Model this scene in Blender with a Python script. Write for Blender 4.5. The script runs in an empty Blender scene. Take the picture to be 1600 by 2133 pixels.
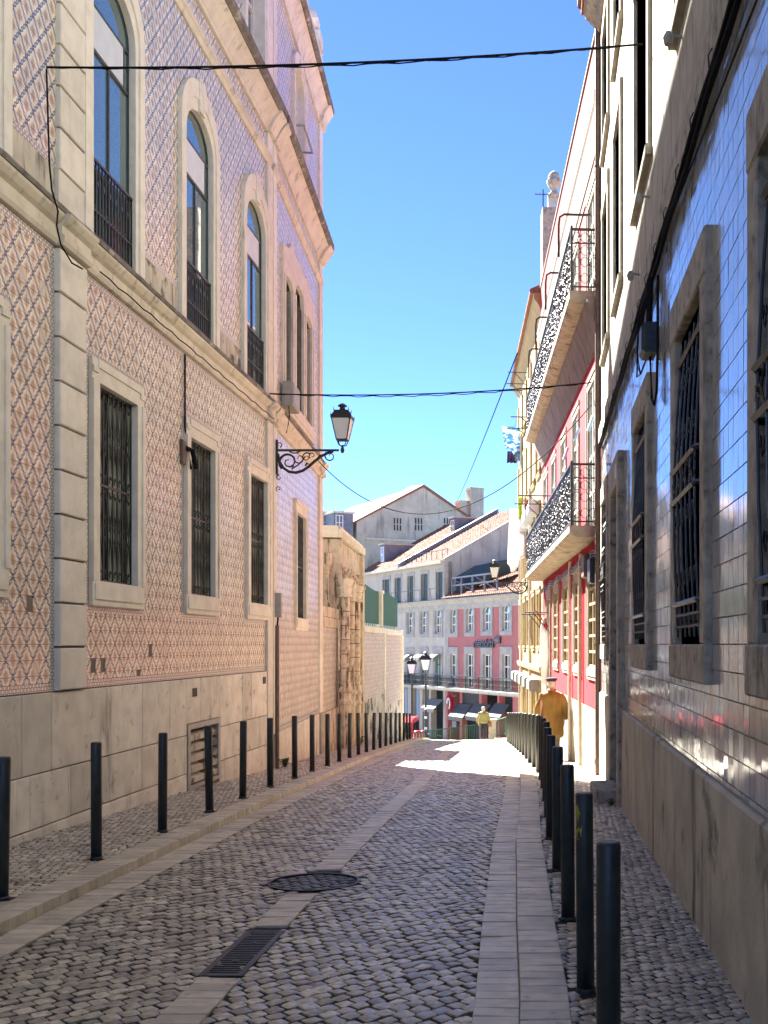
import bpy, math, random
import numpy as np
from math import sin, cos, pi, radians, sqrt, atan2
R = random.Random(7)
E = 1.72                      # eye height above the pavement at the camera; all z below are relative to the eye
FL = 2200.0                   # focal length in photo pixels (1600 x 2133)
VX, VY = 1125.0, 1342.0       # vanishing point of the street in the photo
SC = bpy.context.scene
COL = SC.collection

# ------------------------------------------------------------------ camera, world, sun, exposure
cam_d = bpy.data.cameras.new('camera'); cam = bpy.data.objects.new('camera', cam_d); COL.objects.link(cam)
cam.location = (0, 0, E); cam.rotation_euler = (radians(90), 0, 0)
cam_d.sensor_fit = 'VERTICAL'; cam_d.sensor_height = 36.0; cam_d.lens = 36.0*FL/2133
cam_d.shift_x = (800-VX)/2133; cam_d.shift_y = (VY-1066.5)/2133
cam_d.clip_start = 0.05; cam_d.clip_end = 3000
SC.camera = cam
SUN_DIR = (-0.535, 0.845, 0.90)
_h = sqrt(SUN_DIR[0]**2+SUN_DIR[1]**2)
SUN_EL = atan2(SUN_DIR[2], _h)
W = bpy.data.worlds.new('World'); SC.world = W; W.use_nodes = True
wn = W.node_tree.nodes; wl = W.node_tree.links
sky = wn.new('ShaderNodeTexSky'); sky.sky_type = 'NISHITA'; sky.sun_disc = False
sky.sun_elevation = SUN_EL; sky.sun_rotation = atan2(SUN_DIR[0], SUN_DIR[1])
sky.air_density = 0.25; sky.dust_density = 0.0; sky.ozone_density = 8.0; sky.altitude = 0
bg = wn['Background']; bg.inputs['Strength'].default_value = 0.05
wl.new(sky.outputs[0], bg.inputs['Color'])
sd = bpy.data.lights.new('sun', 'SUN'); sun = bpy.data.objects.new('sun', sd); COL.objects.link(sun)
sd.energy = 3.5; sd.angle = radians(0.53); sd.color = (1.0, 0.95, 0.86)
from mathutils import Vector, Matrix
sun.rotation_euler = Vector(SUN_DIR).to_track_quat('Z', 'Y').to_euler()
sun.location = (-20, 30, 40)
SC.view_settings.view_transform = 'Standard'; SC.view_settings.look = 'None'
SC.view_settings.exposure = 3.78; SC.view_settings.gamma = 1.0
SC.view_settings.use_curve_mapping = False
SC.cycles.max_bounces = 9; SC.cycles.diffuse_bounces = 6; SC.cycles.glossy_bounces = 4
SC.cycles.caustics_reflective = False; SC.cycles.caustics_refractive = False
SC.cycles.use_denoising = True

# ------------------------------------------------------------------ frames: a wall has an origin, a direction and an outward side
class Frame:
    def __init__(s, x0, y0, dx, dy, side):
        l = sqrt(dx*dx+dy*dy); s.x0, s.y0 = x0, y0; s.d = (dx/l, dy/l)
        s.n = (s.d[1]*side, -s.d[0]*side)           # side +1: outward is to the right of the direction
    def P(s, u, w, z):
        return (s.x0+s.d[0]*u+s.n[0]*w, s.y0+s.d[1]*u+s.n[1]*w, z+E)
    def u(s, px, w=0.0):                            # distance along the wall seen at photo column px
        k = (px-VX)/FL
        x0, y0 = s.x0+s.n[0]*w, s.y0+s.n[1]*w
        return (k*y0-x0)/(s.d[0]-k*s.d[1])
    def z(s, px, py, w=0.0):                        # height on the wall seen at a photo pixel
        u = s.u(px, w); return (VY-py)*(s.y0+s.n[1]*w+s.d[1]*u)/FL
class Ident:
    def P(s, u, w, z): return (u, w, z+E)
ID = Ident()
def lerp_tab(t, y):
    if y <= t[0][0]: return t[0][1]
    for (a, b), (c, d) in zip(t, t[1:]):
        if y <= c: return b+(d-b)*(y-a)/(c-a)
    return t[-1][1]
G_T = [(-40,-1.3),(-10,-1.60),(0,-1.66),(3.85,-1.72),(5.36,-1.75),(7.4,-1.79),(9.1,-1.84),(10.7,-1.895),(12.4,-1.95),(13.75,-2.0),(15.3,-2.065),(17.05,-2.155),(18.7,-2.245),(20.6,-2.36),(25,-2.62),(34.9,-3.26),(40.7,-3.65),(47,-4.17),(53.6,-4.76),(56,-5.02),(58,-5.6),(60,-6.5),(66,-6.7),(72,-7.7),(300,-8.0)]
XL_T = [(0,-3.77),(8.25,-3.79),(13.75,-3.87),(17.05,-3.95),(20.6,-4.13),(25,-4.34),(40.7,-5.05),(56,-6.2)]
XR_T = [(0,.27),(3.86,.25),(5.36,.23),(6.9,.18),(8.5,.143),(10.2,.1),(11.8,.09),(13.5,.0735),(15.1,.05),(16.8,.02),(18.4,-.03),(20.1,-.12),(21.7,-.217),(23.4,-.31),(25,-.4),(30,-.70),(34.9,-1.02),(45,-1.6),(56,-2.1)]
LW_T = [(0,-4.95),(19.39,-4.95),(25.85,-5.37),(26.0,-5.48),(30.2,-5.77),(36,-6.1),(48,-6.31),(60,-6.5)]
RW_T = [(0,1.03),(17.74,1.03),(30.94,.07),(42.1,-.82),(60,-2.0)]
g = lambda y: lerp_tab(G_T, y)
XL = lambda y: lerp_tab(XL_T, y)
XR = lambda y: lerp_tab(XR_T, y)
LW = lambda y: lerp_tab(LW_T, y)
RW = lambda y: lerp_tab(RW_T, y)

# ------------------------------------------------------------------ materials
MATS = {}
def new_mat(name):
    m = bpy.data.materials.new(name); m.use_nodes = True
    nt = m.node_tree; b = nt.nodes['Principled BSDF']; MATS[name] = m
    return m, nt, b
class NT:
    def __init__(s, nt): s.nt = nt; s._pos = None
    def n(s, t, **k):
        x = s.nt.nodes.new(t)
        for a, v in k.items(): setattr(x, a, v)
        return x
    def l(s, a, b): s.nt.links.new(a, b)
    def pos(s):
        if s._pos is None: s._pos = s.n('ShaderNodeNewGeometry').outputs['Position']
        return s._pos
    def m(s, op, a, b=None, c=None, clamp=False):
        x = s.n('ShaderNodeMath', operation=op); x.use_clamp = clamp
        for i, v in enumerate((a, b, c)):
            if v is None: continue
            if isinstance(v, (int, float)): x.inputs[i].default_value = v
            else: s.l(v, x.inputs[i])
        return x.outputs[0]
    def scaled(s, sc):
        x = s.n('ShaderNodeVectorMath', operation='MULTIPLY'); s.l(s.pos(), x.inputs[0]); x.inputs[1].default_value = sc
        return x.outputs[0]
    def noise(s, scale=1.0, vec=None, detail=4.0, rough=.55):
        x = s.n('ShaderNodeTexNoise'); x.inputs['Scale'].default_value = scale; x.inputs['Detail'].default_value = detail
        x.inputs['Roughness'].default_value = rough
        s.l(vec if vec is not None else s.pos(), x.inputs['Vector']); return x.outputs['Fac']
    def ramp(s, fac, a, b):                         # smooth 0..1 between a and b
        x = s.n('ShaderNodeMapRange', interpolation_type='SMOOTHSTEP'); s.l(fac, x.inputs['Value'])
        x.inputs['From Min'].default_value = a; x.inputs['From Max'].default_value = b; return x.outputs[0]
    def mix(s, f, a, b, mode='MIX'):
        x = s.n('ShaderNodeMix', data_type='RGBA', blend_type=mode)
        for i, v in ((0, f), (6, a), (7, b)):
            if isinstance(v, (int, float)): x.inputs[i].default_value = v
            elif isinstance(v, tuple): x.inputs[i].default_value = (*v[:3], 1)
            else: s.l(v, x.inputs[i])
        return x.outputs[2]
def mk(name, c1, c2=None, scale=6.0, rough=.8, bump=.3, bscale=40.0, streak=None, var=None, varamt=.25, spec=.5, metal=0.0, blotch=None, coat=0.0, bdist=.004, nstretch=(1,1,1)):
    """mottled surface: two tones by noise, optional run-down streaks and blotches of dirt, per-piece variation, fine relief"""
    m, nt, b = new_mat(name); N = NT(nt)
    c2 = c2 or tuple(v*.8 for v in c1)
    vec = N.scaled(nstretch)
    f = N.ramp(N.noise(scale, vec, 6.0), .32, .68)
    col = N.mix(f, c1, c2)
    if blotch:
        bc, bs, lo, hi = blotch
        col = N.mix(N.ramp(N.noise(bs, None, 7.0, .62), lo, hi), col, bc)
    if streak:
        sc, ss, lo, hi = streak
        col = N.mix(N.ramp(N.noise(1.0, N.scaled((ss, ss, ss*.15)), 6.0, .6), lo, hi), col, sc)
    if var:
        if var == 'obj': rv = N.n('ShaderNodeObjectInfo').outputs['Random']
        else:
            a = N.n('ShaderNodeAttribute'); a.attribute_name = 'tint'; rv = a.outputs['Fac']
        k = N.m('ADD', N.m('MULTIPLY', rv, 2*varamt), 1-varamt)
        cb = N.n('ShaderNodeCombineColor'); 
        for i in range(3): N.l(k, cb.inputs[i])
        col = N.mix(1.0, col, cb.outputs[0], 'MULTIPLY')
    N.l(col, b.inputs['Base Color'])
    b.inputs['Roughness'].default_value = rough; b.inputs['Metallic'].default_value = metal
    b.inputs['Specular IOR Level'].default_value = spec
    if coat: b.inputs['Coat Weight'].default_value = coat; b.inputs['Coat Roughness'].default_value = .12
    if bump:
        bp = N.n('ShaderNodeBump'); bp.inputs['Strength'].default_value = bump; bp.inputs['Distance'].default_value = bdist
        N.l(N.noise(bscale, None, 5.0), bp.inputs['Height']); N.l(bp.outputs[0], b.inputs['Normal'])
    return m
def plain(name, c, rough=.5, metal=0.0, spec=.5):
    m, nt, b = new_mat(name); b.inputs['Base Color'].default_value = (*c, 1); b.inputs['Roughness'].default_value = rough
    b.inputs['Metallic'].default_value = metal; b.inputs['Specular IOR Level'].default_value = spec
    return m
def glass_mat(name, c=(.015,.02,.022), ior=2.1, wav=.25):
    m, nt, b = new_mat(name); N = NT(nt)
    N.l(N.mix(N.noise(1.3), c, tuple(v*2.2 for v in c)), b.inputs['Base Color'])
    b.inputs['Roughness'].default_value = .02; b.inputs['IOR'].default_value = ior
    bp = N.n('ShaderNodeBump'); bp.inputs['Strength'].default_value = wav; bp.inputs['Distance'].default_value = .004
    N.l(N.noise(2.2, None, 1.0), bp.inputs['Height']); N.l(bp.outputs[0], b.inputs['Normal'])
    return m

def azulejo(name, var, border=False):
    """glazed tile print: blue chain lattice of diamonds on cream with a brown flower in each; border: a blue scroll band"""
    m, nt, b = new_mat(name); N = NT(nt)
    sp = N.n('ShaderNodeSeparateXYZ'); N.l(N.pos(), sp.inputs[0]); Yc, Zc = sp.outputs[1], sp.outputs[2]
    wob = N.m('MULTIPLY', N.m('SUBTRACT', N.noise(9.0), .5), .03)
    a = N.m('ADD', N.m('MULTIPLY', Yc, 1/.264), wob); c = N.m('ADD', N.m('MULTIPLY', Zc, 1/.314), wob)
    cream = N.mix(N.ramp(N.noise(3.0), .3, .7), (.80,.745,.61), (.73,.66,.53))
    if not border:
        p = N.m('ADD', a, c); q = N.m('SUBTRACT', a, c)
        def chain(line, along):
            d = N.m('ABSOLUTE', N.m('SUBTRACT', N.m('FRACT', line), .5))
            d = N.m('SUBTRACT', .5, d)                                   # distance to the lattice line
            wdt = N.m('ADD', .055, N.m('MULTIPLY', N.m('COSINE', N.m('MULTIPLY', along, 2*pi*3)), .028))
            inside = N.m('LESS_THAN', d, wdt)
            edge = N.m('LESS_THAN', N.m('ABSOLUTE', N.m('SUBTRACT', d, wdt)), .027)
            return inside, edge
        i1, e1 = chain(p, q); i2, e2 = chain(q, p)
        ins = N.m('MAXIMUM', i1, i2); edg = N.m('MAXIMUM', e1, e2)
        fx = N.m('SUBTRACT', N.m('FRACT', p), .5); fy = N.m('SUBTRACT', N.m('FRACT', q), .5)
        rr = N.m('SQRT', N.m('ADD', N.m('MULTIPLY', fx, fx), N.m('MULTIPLY', fy, fy)))
        orn = N.m('LESS_THAN', N.m('ADD', rr, N.m('MULTIPLY', N.m('SUBTRACT', N.noise(60.0, None, 2.0), .5), .42)), .24)
        rim = N.m('MULTIPLY', N.m('GREATER_THAN', rr, .26), N.m('LESS_THAN', rr, .285))
        orn = N.m('MAXIMUM', orn, N.m('MULTIPLY', rim, .35))
        col = N.mix(N.m('MULTIPLY', orn, .72), cream, (.38,.22,.155))
        col = N.mix(N.m('MULTIPLY', ins, .8), col, (.37,.43,.48))
        col = N.mix(edg, col, (.035,.055,.14))
    else:
        s1 = N.m('SINE', N.m('MULTIPLY', Yc, 2*pi/.07)); s2 = N.m('SINE', N.m('MULTIPLY', Zc, 2*pi/.07))
        k = N.m('ADD', N.m('MULTIPLY', s1, s2), N.m('MULTIPLY', N.m('SUBTRACT', N.noise(50.0), .5), .5))
        col = N.mix(N.m('LESS_THAN', N.m('ABSOLUTE', k), .22), cream, (.06,.08,.17))
        col = N.mix(N.m('GREATER_THAN', k, .55), col, (.36,.30,.36))
    # grime runs
    col = N.mix(N.m('MULTIPLY', N.ramp(N.noise(1.0, N.scaled((5,5,.5)), 6.0, .6), .55, .8), .35), col, (.28,.24,.19))
    if var == 'obj': rv = N.n('ShaderNodeObjectInfo').outputs['Random']
    else:
        at = N.n('ShaderNodeAttribute'); at.attribute_name = 'tint'; rv = at.outputs['Fac']
    col = N.mix(N.m('MULTIPLY', N.m('GREATER_THAN', rv, .985), .8), col, (.50,.46,.39))
    k = N.m('ADD', N.m('MULTIPLY', rv, .26), .85)
    cb = N.n('ShaderNodeCombineColor')
    for i in range(3): N.l(k, cb.inputs[i])
    col = N.mix(1.0, col, cb.outputs[0], 'MULTIPLY')
    N.l(col, b.inputs['Base Color'])
    b.inputs['Roughness'].default_value = .30; b.inputs['Specular IOR Level'].default_value = .5
    bp = N.n('ShaderNodeBump'); bp.inputs['Strength'].default_value = .35; bp.inputs['Distance'].default_value = .003
    N.l(N.noise(14.0, None, 3.0), bp.inputs['Height']); N.l(bp.outputs[0], b.inputs['Normal'])
    return m
def gloss_tile(name, var):
    """plain pale glazed tile with a strong wet-looking glaze that mirrors the sky"""
    m, nt, b = new_mat(name); N = NT(nt)
    col = N.mix(N.ramp(N.noise(1.0, N.scaled((14,14,2.2)), 6.0, .6), .35, .7), (.50,.49,.47), (.38,.37,.345))
    col = N.mix(N.m('MULTIPLY', N.ramp(N.noise(.9, None, 6.0, .6), .5, .72), .5), col, (.24,.21,.18))
    if var == 'obj': rv = N.n('ShaderNodeObjectInfo').outputs['Random']
    else:
        at = N.n('ShaderNodeAttribute'); at.attribute_name = 'tint'; rv = at.outputs['Fac']
    k = N.m('ADD', N.m('MULTIPLY', rv, .3), .85)
    cb = N.n('ShaderNodeCombineColor')
    for i in range(3): N.l(k, cb.inputs[i])
    N.l(N.mix(1.0, col, cb.outputs[0], 'MULTIPLY'), b.inputs['Base Color'])
    b.inputs['Roughness'].default_value = .07; b.inputs['IOR'].default_value = 1.8
    N.l(N.m('ADD', N.m('MULTIPLY', rv, .09), N.m('ADD', .04, N.m('MULTIPLY', N.ramp(N.noise(5.0, N.scaled((1,1,.25)), 5.0), .45, .8), .16))), b.inputs['Roughness'])
    bp = N.n('ShaderNodeBump'); bp.inputs['Strength'].default_value = .15; bp.inputs['Distance'].default_value = .004
    N.l(N.noise(1.0, N.scaled((26,26,3.0)), 3.0), bp.inputs['Height']); N.l(bp.outputs[0], b.inputs['Normal'])
    return m

STONE = mk('limestone', (.72,.695,.61), (.62,.595,.515), 5, .75, .35, 60, streak=((.25,.235,.20), 5, .60, .80), blotch=((.74,.71,.62), 3, .5, .7), var='obj', varamt=.08)
STONEB = mk('base_limestone', (.70,.67,.58), (.57,.545,.47), 3.5, .7, .45, 45, streak=((.22,.205,.17), 3.5, .57, .76), blotch=((.34,.32,.27), 5, .58, .70), var='obj', varamt=.15)
CORN = mk('weathered_cornice_stone', (.66,.62,.52), (.56,.525,.435), 3, .85, .3, 30, streak=((.30,.275,.23), 6, .54, .74), blotch=((.26,.24,.20), 2.6, .60, .74))
BAND = mk('stained_render', (.58,.54,.45), (.46,.43,.36), 5, .9, .4, 50, blotch=((.10,.10,.085), 1.9, .50, .60), streak=((.18,.17,.14), 7, .53, .70))
MORTAR = mk('wall_mortar', (.20,.18,.15), (.14,.125,.105), 8, .95, .4, 60)
AZ_O = azulejo('azulejo_piece', 'obj'); AZ_A = azulejo('azulejo', 'attr')
AZB = azulejo('azulejo_border', 'obj', True)
GT_O = gloss_tile('glazed_tile_piece', 'obj'); GT_A = gloss_tile('glazed_tile', 'attr')
RSTONE = mk('grey_rough_stone', (.48,.435,.345), (.31,.28,.225), 9, .85, .9, 45, blotch=((.13,.12,.095), 9, .56, .71), streak=((.17,.155,.125), 6, .56, .72), bdist=.01)
RBASE = mk('stained_grey_render', (.58,.53,.42), (.42,.385,.305), 2.5, .85, .7, 30, streak=((.09,.082,.065), 3.0, .53, .69), blotch=((.15,.138,.11), 1.7, .57, .71), bdist=.01)
RPLAST = mk('pale_render', (.56,.53,.46), (.43,.405,.345), 3, .9, .4, 30, streak=((.24,.225,.19), 7, .52, .72), spec=.1)
PINK = mk('raspberry_render', (.40,.018,.032), (.33,.014,.025), 2.0, .9, .25, 50, streak=((.26,.014,.02), 4, .55, .8), spec=.15)
PSTONE = mk('pale_dressed_stone', (.38,.34,.265), (.28,.25,.20), 6, .8, .3, 60, streak=((.15,.135,.11), 5, .57, .78), spec=.2)
SLAB = mk('balcony_slab_stone', (.46,.40,.31), (.33,.28,.21), 5, .9, .5, 22, blotch=((.12,.10,.07), 3.0, .54, .70), spec=.2)
PCOVE = mk('pale_pink_cove', (.30,.235,.205), (.235,.18,.155), 3, .9, .2, 40, streak=((.15,.11,.095), 5, .52, .72), spec=.1)
CREAM = mk('cream_render', (.35,.255,.12), (.28,.20,.09), 2.5, .9, .25, 40, streak=((.17,.125,.065), 5, .55, .75), spec=.2)
CREAMT = mk('cream_trim', (.40,.31,.17), (.33,.255,.135), 4, .8, .2, 50, spec=.2)
IRON = mk('black_iron', (.012,.014,.015), (.02,.022,.022), 30, .45, .2, 120, metal=.0)
GRIL = mk('green_black_iron', (.007,.018,.016), (.012,.026,.024), 30, .4, .2, 120)
BOLL = mk('bollard_paint', (.016,.021,.021), (.024,.031,.030), 14, .42, .25, 160, blotch=((.05,.05,.045), 22, .66, .74))
GLASS = glass_mat('window_glass', (.05,.085,.09), 3.2, .12); GLASSG = glass_mat('barred_window_glass', (.20,.25,.23), 2.0, .2); GLASSD = glass_mat('dark_glass', (.01,.014,.016), 1.6)
WFR = mk('white_window_paint', (.74,.73,.69), (.64,.63,.58), 20, .5, .1)
DFR = mk('dark_window_paint', (.03,.045,.045), (.045,.06,.06), 20, .5, .1)
BLIND = mk('white_roller_blind', (.60,.66,.73), (.54,.60,.67), 6, .6, .1)
COB_O = mk('basalt_cobble_piece', (.53,.465,.35), (.28,.245,.185), 22, .36, .6, 38, var='obj', varamt=.40, blotch=((.085,.072,.052), 17, .61, .75), streak=((.17,.145,.105), 1.1, .55, .75), bdist=.006, spec=.6)
COB_A = mk('basalt_cobble', (.53,.465,.35), (.28,.245,.185), 22, .36, .6, 38, var='attr', varamt=.40, blotch=((.085,.072,.052), 17, .61, .75), streak=((.17,.145,.105), 1.1, .55, .75), bdist=.006, spec=.6)
LCOB_O = mk('limestone_sett_piece', (.57,.505,.395), (.36,.32,.25), 26, .42, .5, 50, var='obj', varamt=.36, blotch=((.11,.095,.07), 20, .60, .74), streak=((.18,.155,.115), 1.3, .55, .75), bdist=.005, spec=.55)
LCOB_A = mk('limestone_sett', (.57,.505,.395), (.36,.32,.25), 26, .42, .5, 50, var='attr', varamt=.36, blotch=((.11,.095,.07), 20, .60, .74), streak=((.18,.155,.115), 1.3, .55, .75), bdist=.005, spec=.55)
JOINT = mk('sandy_joint', (.03,.027,.022), (.016,.015,.013), 20, .95, .5, 80, blotch=((.05,.055,.025), 3, .6, .7))
SLABP_O = mk('paving_slab_piece', (.60,.53,.41), (.46,.405,.315), 8, .45, .35, 110, var='obj', varamt=.14, spec=.5, blotch=((.22,.19,.15), 9, .60, .75), streak=((.30,.265,.205), 1.4, .52, .72))
SLABP_A = mk('paving_slab', (.60,.53,.41), (.46,.405,.315), 8, .45, .35, 110, var='attr', varamt=.14, spec=.5, blotch=((.22,.19,.15), 9, .60, .75), streak=((.30,.265,.205), 1.4, .52, .72))
CAST = mk('cast_iron_cover', (.035,.042,.045), (.022,.027,.03), 25, .45, .4, 120, metal=.3)
GROUND = mk('worn_ground', (.20,.185,.155), (.13,.12,.10), 1.5, .9, .4, 20)
GSTONE = mk('ochre_portal_stone', (.60,.52,.42), (.46,.40,.32), 5, .85, .35, 40, streak=((.10,.085,.065), 8, .52, .66), blotch=((.24,.20,.155), 5, .56, .70))
FENCE = mk('green_fence_paint', (.022,.075,.04), (.032,.10,.05), 12, .7, .2, 60, streak=((.06,.15,.09), 9, .55, .8))
ROOFT = mk('terracotta_roof', (.25,.11,.065), (.18,.08,.05), 3.5, .85, .6, 12, blotch=((.30,.19,.12), 5, .56, .75), bdist=.03)
GREYR = mk('grey_cement_render', (.50,.475,.38), (.38,.36,.285), .6, .9, .3, 10, streak=((.22,.21,.17), 1.6, .50, .72), blotch=((.54,.52,.42), .8, .56, .76))
MPINK = mk('dusty_pink_render', (.46,.165,.16), (.41,.145,.14), 1.2, .85, .15, 20, streak=((.36,.16,.15), 2, .55, .8))
MBEIGE = mk('beige_render', (.54,.50,.42), (.46,.425,.355), .9, .85, .15, 20, streak=((.33,.30,.25), 2, .56, .78))
MSTONE = mk('pale_far_stone', (.43,.415,.37), (.34,.328,.295), 2, .8, .2, 20, blotch=((.24,.23,.20), 2.5, .58, .72))
SHUT = mk('teal_shutter', (.035,.075,.08), (.05,.095,.10), 3, .6, .2)
TEAL = mk('pale_teal_blind', (.26,.46,.42), (.34,.53,.48), 3, .8, .1)
AWN = mk('grey_awning_cloth', (.085,.09,.09), (.065,.07,.07), 3, .8, .2)
AWNL = mk('light_grey_awning_cloth', (.20,.20,.19), (.165,.165,.16), 3, .8, .2)
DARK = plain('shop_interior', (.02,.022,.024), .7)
ZINC = mk('blue_grey_zinc', (.15,.17,.20), (.11,.125,.15), 2, .55, .2)
LGLASS = plain('frosted_lamp_glass', (.62,.66,.70), .25)
DIRT = mk('blackened_stone', (.20,.185,.155), (.10,.094,.08), 5, .9, .5, 30, blotch=((.42,.39,.32), 3, .55, .68))
WIRE = plain('black_cable', (.010,.010,.012), .8, 0, .1)
GREYBOX = mk('grey_plastic', (.33,.32,.29), (.27,.26,.24), 10, .5, .1)
PIPE = mk('rusty_brown_pipe', (.10,.065,.05), (.15,.10,.075), 9, .6, .4)
ZPIPE = mk('cream_pipe', (.62,.56,.45), (.52,.47,.38), 8, .5, .2)
def translucent(m, amt=.45):                         # thin cloth lets sunlight through
    nt = m.node_tree; b = nt.nodes['Principled BSDF']; out = nt.nodes['Material Output']
    t = nt.nodes.new('ShaderNodeBsdfTranslucent'); mx = nt.nodes.new('ShaderNodeMixShader'); mx.inputs[0].default_value = amt
    bc = b.inputs['Base Color']
    if bc.is_linked: nt.links.new(bc.links[0].from_socket, t.inputs['Color'])
    else: t.inputs['Color'].default_value = bc.default_value
    nt.links.new(b.outputs[0], mx.inputs[1]); nt.links.new(t.outputs[0], mx.inputs[2]); nt.links.new(mx.outputs[0], out.inputs['Surface'])
    return m

# ------------------------------------------------------------------ mesh helpers
LOC = {}
class MB:
    def __init__(s, f=ID): s.f = f; s.v = []; s.q = []
    def add(s, pts, faces):
        b = len(s.v); s.v += [s.f.P(*p) for p in pts]; s.q += [tuple(i+b for i in fc) for fc in faces]; return s
    def box(s, u0, u1, w0, w1, z0, z1):
        return s.add([(u0,w0,z0),(u1,w0,z0),(u1,w1,z0),(u0,w1,z0),(u0,w0,z1),(u1,w0,z1),(u1,w1,z1),(u0,w1,z1)],
                     [(0,3,2,1),(4,5,6,7),(0,1,5,4),(1,2,6,5),(2,3,7,6),(3,0,4,7)])
    def bbox(s, u0, u1, w0, w1, z0, z1, c=.008):     # box with its outer face edges bevelled
        c = min(c, (u1-u0)*.3, (z1-z0)*.3, (w1-w0)*.6)
        return s.add([(u0,w0,z0),(u1,w0,z0),(u1,w0,z1),(u0,w0,z1),(u0,w1-c,z0),(u1,w1-c,z0),(u1,w1-c,z1),(u0,w1-c,z1),
                      (u0+c,w1,z0+c),(u1-c,w1,z0+c),(u1-c,w1,z1-c),(u0+c,w1,z1-c)],
                     [(0,1,2,3),(0,1,5,4),(1,2,6,5),(2,3,7,6),(3,0,4,7),(4,5,9,8),(5,6,10,9),(6,7,11,10),(7,4,8,11),(8,9,10,11)])
    def prism(s, pts, w0, w1):                       # outline in (u, z)
        n = len(pts)
        return s.add([(u,w0,z) for u, z in pts]+[(u,w1,z) for u, z in pts],
                     [tuple(range(n))[::-1], tuple(range(n, 2*n))]+[(i,(i+1)%n,(i+1)%n+n,i+n) for i in range(n)])
    def plan(s, pts, z0, z1):                        # outline in (u, w)
        n = len(pts)
        return s.add([(u,w,z0) for u, w in pts]+[(u,w,z1) for u, w in pts],
                     [tuple(range(n))[::-1], tuple(range(n, 2*n))]+[(i,(i+1)%n,(i+1)%n+n,i+n) for i in range(n)])
    def strip(s, A, B, w0, w1, closed=False):        # solid band between two outlines in (u, z)
        n = len(A); k = n if closed else n-1
        pts = [(u,w0,z) for u, z in A]+[(u,w0,z) for u, z in B]+[(u,w1,z) for u, z in A]+[(u,w1,z) for u, z in B]
        fc = []
        for i in range(k):
            j = (i+1) % n
            fc += [(2*n+i,2*n+j,3*n+j,3*n+i),(i,n+i,n+j,j),(i,j,2*n+j,2*n+i),(n+i,3*n+i,3*n+j,n+j)]
        if not closed: fc += [(0,2*n,3*n,n),(n-1,2*n-1,4*n-1,3*n-1)]
        return s.add(pts, fc)
    def profile(s, pr, u0, u1, seg=1):               # moulding: section in (w, z) run along u
        n = len(pr)
        for k in range(seg):
            a = u0+(u1-u0)*k/seg; b = u0+(u1-u0)*(k+1)/seg-(.004 if seg > 1 else 0)
            s.add([(a,w,z) for w, z in pr]+[(b,w,z) for w, z in pr],
                  [(i,(i+1)%n,(i+1)%n+n,i+n) for i in range(n)]+[tuple(range(n))[::-1], tuple(range(n, 2*n))])
        return s
    def tube(s, pts, r, n=6, closed=False, rad=None):
        P = [Vector(p) for p in pts]; m = len(P); vs = []; fs = []
        up = Vector((0,0,1))
        for i, p in enumerate(P):
            if closed: t = P[(i+1)%m]-P[i-1]
            else: t = P[min(i+1,m-1)]-P[max(i-1,0)]
            t = t.normalized() if t.length > 1e-9 else Vector((1,0,0))
            a = up if abs(t.dot(up)) < .9 else Vector((0.31,.95,0))
            x = t.cross(a).normalized(); y = t.cross(x)
            rr = rad[i] if rad else r
            for k in range(n):
                q = p+x*cos(2*pi*k/n)*rr+y*sin(2*pi*k/n)*rr; vs.append(tuple(q))
        for i in range(m if closed else m-1):
            j = (i+1) % m
            for k in range(n): fs.append((i*n+k, i*n+(k+1)%n, j*n+(k+1)%n, j*n+k))
        if not closed: fs += [tuple(range(n))[::-1], tuple(range((m-1)*n, m*n))]
        return s.add(vs, fs)
    def bar(s, p, q, r, n=4): return s.tube([p, q], r, n)
    def flat(s, p, q, a, b):                         # flat bar between two points on a wall plane
        return s.tube([p, q], a, 4)
    def lathe(s, pr, cu=0, cw=0, n=12):              # profile (r, z)
        m = len(pr)
        s.add([(cu+r*cos(2*pi*k/n), cw+r*sin(2*pi*k/n), z) for r, z in pr for k in range(n)],
              [(i*n+k, i*n+(k+1)%n, (i+1)*n+(k+1)%n, (i+1)*n+k) for i in range(m-1) for k in range(n)]
              +[tuple(range(n))[::-1], tuple(range((m-1)*n, m*n))])
        return s
    def frust(s, pr, cu=0, cw=0, rot=pi/4):          # square lathe: (half width, z)
        m = len(pr); q = sqrt(2)
        s.add([(cu+r*q*cos(rot+pi/2*k), cw+r*q*sin(rot+pi/2*k), z) for r, z in pr for k in range(4)],
              [(i*4+k, i*4+(k+1)%4, (i+1)*4+(k+1)%4, (i+1)*4+k) for i in range(m-1) for k in range(4)]+[(3,2,1,0), tuple(range(m*4-4, m*4))])
        return s
    def build(s, name, mat, parent=None, smooth=False):
        me = bpy.data.meshes.new(name)
        L = LOC[parent.name] if parent else (0,0,0)
        me.from_pydata([(x-L[0], y-L[1], z-L[2]) for x, y, z in s.v], [], s.q)
        if smooth: me.polygons.foreach_set('use_smooth', [True]*len(me.polygons))
        me.materials.append(mat)
        o = bpy.data.objects.new(name, me); COL.objects.link(o)
        if parent: o.parent = parent; LOC[o.name] = L
        else: LOC[o.name] = L
        return o
def tag(o, label=None, cat=None, group=None, kind=None):
    for k, v in (('label', label), ('category', cat), ('group', group), ('kind', kind)):
        if v: o[k] = v
    return o
def thing(name, loc, label, cat, group=None):
    o = bpy.data.objects.new(name, None); o.empty_display_size = .2; COL.objects.link(o)
    o.location = (loc[0], loc[1], loc[2]+E); LOC[o.name] = tuple(o.location)
    return tag(o, label, cat, group)
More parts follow.
